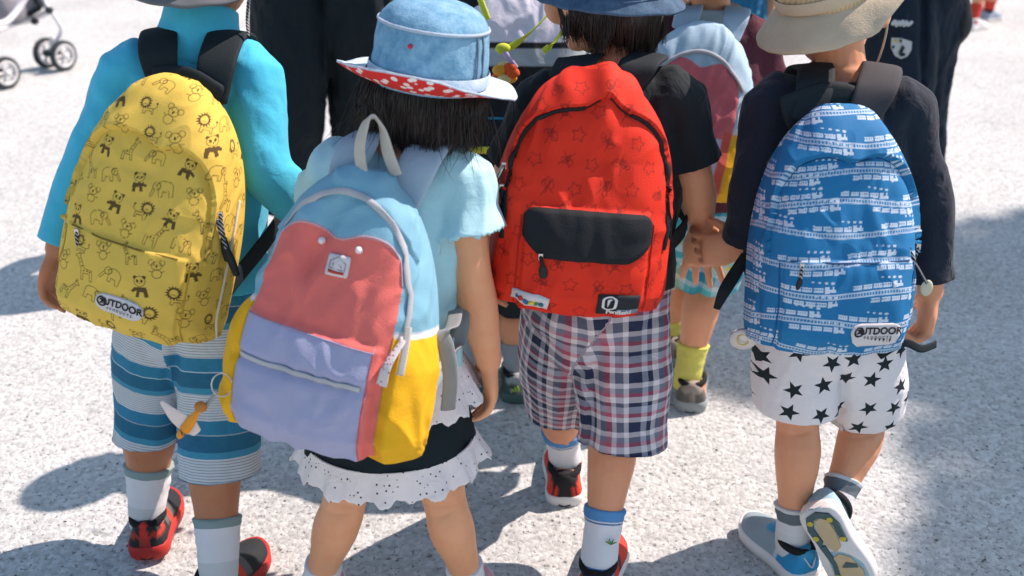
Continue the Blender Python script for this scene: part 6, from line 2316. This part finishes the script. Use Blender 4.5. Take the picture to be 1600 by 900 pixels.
# ================================================================== trees standing outside the frame that throw the shade on the right
BARK = mat('bark', (0.09, 0.065, 0.045), rough=.95, bump=(60, .8))
LEAF = mat('leaf_green_crown', (0.055, 0.10, 0.03), rough=.6, var=.25, bump=None)


def tree(pos, blobs, n_leaves, label, seed, leaf=0.07):
    rng_ = np.random.default_rng(seed)
    pos = A(pos, float)
    root = empty('tree', pos, label, 'tree', 'shade trees')
    cen = A([b[0] for b in blobs]).mean(0)
    tr = part('trunk', tube([pos, pos + (cen - pos) * A([.15, .15, .35]), pos + (cen - pos) * A([.6, .6, .72]), cen], [.16, .12, .09, .05], n=14), BARK, root)
    for c, r in blobs:
        part('limb', tube([pos + (cen - pos) * A([.5, .5, .62]), (cen + A(c)) / 2, A(c)], [.06, .04, .015], n=8), BARK, tr)
    V, F = [], []
    tot = sum(b[1] ** 2 for b in blobs)
    for c, r in blobs:
        n = int(n_leaves * r * r / tot)
        d = rng_.normal(size=(n, 3)); d /= np.linalg.norm(d, axis=1)[:, None]
        rr_ = r * rng_.random(n) ** (1 / 2.4)
        keep = pn((d * rr_[:, None] + A(c)) * 2.6, seed) > -0.42
        C = (A(c) + d * rr_[:, None] * A([1, 1, .7]))[keep]
        n = len(C)
        a = rng_.normal(size=(n, 3)); a /= np.linalg.norm(a, axis=1)[:, None]
        b = np.cross(a, rng_.normal(size=(n, 3))); b /= np.linalg.norm(b, axis=1)[:, None]
        L = leaf * rng_.uniform(.7, 1.3, n)[:, None]
        q = np.stack([C - a * L, C + b * L * .45, C + a * L, C - b * L * .45], 1)
        V.append(q.reshape(-1, 3))
    V = np.vstack(V)
    part('crown', (V, np.arange(len(V)).reshape(-1, 4)), LEAF, root, smooth=False)


sh_v = A([math.sin(SUN_AZ), math.cos(SUN_AZ), 0]) / math.tan(SUN_EL)


def over(x, y, h):
    """point at height h whose shadow falls on ground (x, y)"""
    return A([x, y, 0]) + sh_v * h + A([0, 0, h])


tree(over(2.2, 2.6, 6.6) * A([1, 1, 0]), [(over(1.85, 2.62, 7.0), .72), (over(1.25, 2.50, 6.8), .50), (over(0.75, 2.42, 6.6), .36), (over(1.50, 1.86, 6.9), .60), (over(1.30, 1.38, 6.7), .58), (over(1.45, 0.8, 6.7), .62), (over(2.6, 2.2, 7.4), .9), (over(2.5, 1.2, 7.2), .9)], 30000,
     'leafy tree out of view on the right that shades the ground', 3)
tree(over(4.6, 6.6, 7.0) * A([1, 1, 0]), [(over(3.75, 6.30, 7.0), .60), (over(4.7, 6.8, 7.4), .9), (over(5.4, 6.2, 7.6), .9), (over(3.6, 5.78, 7.2), .26), (over(2.75, 4.45, 7.2), .20)], 12000,
     'second leafy tree out of view at the far right', 5)
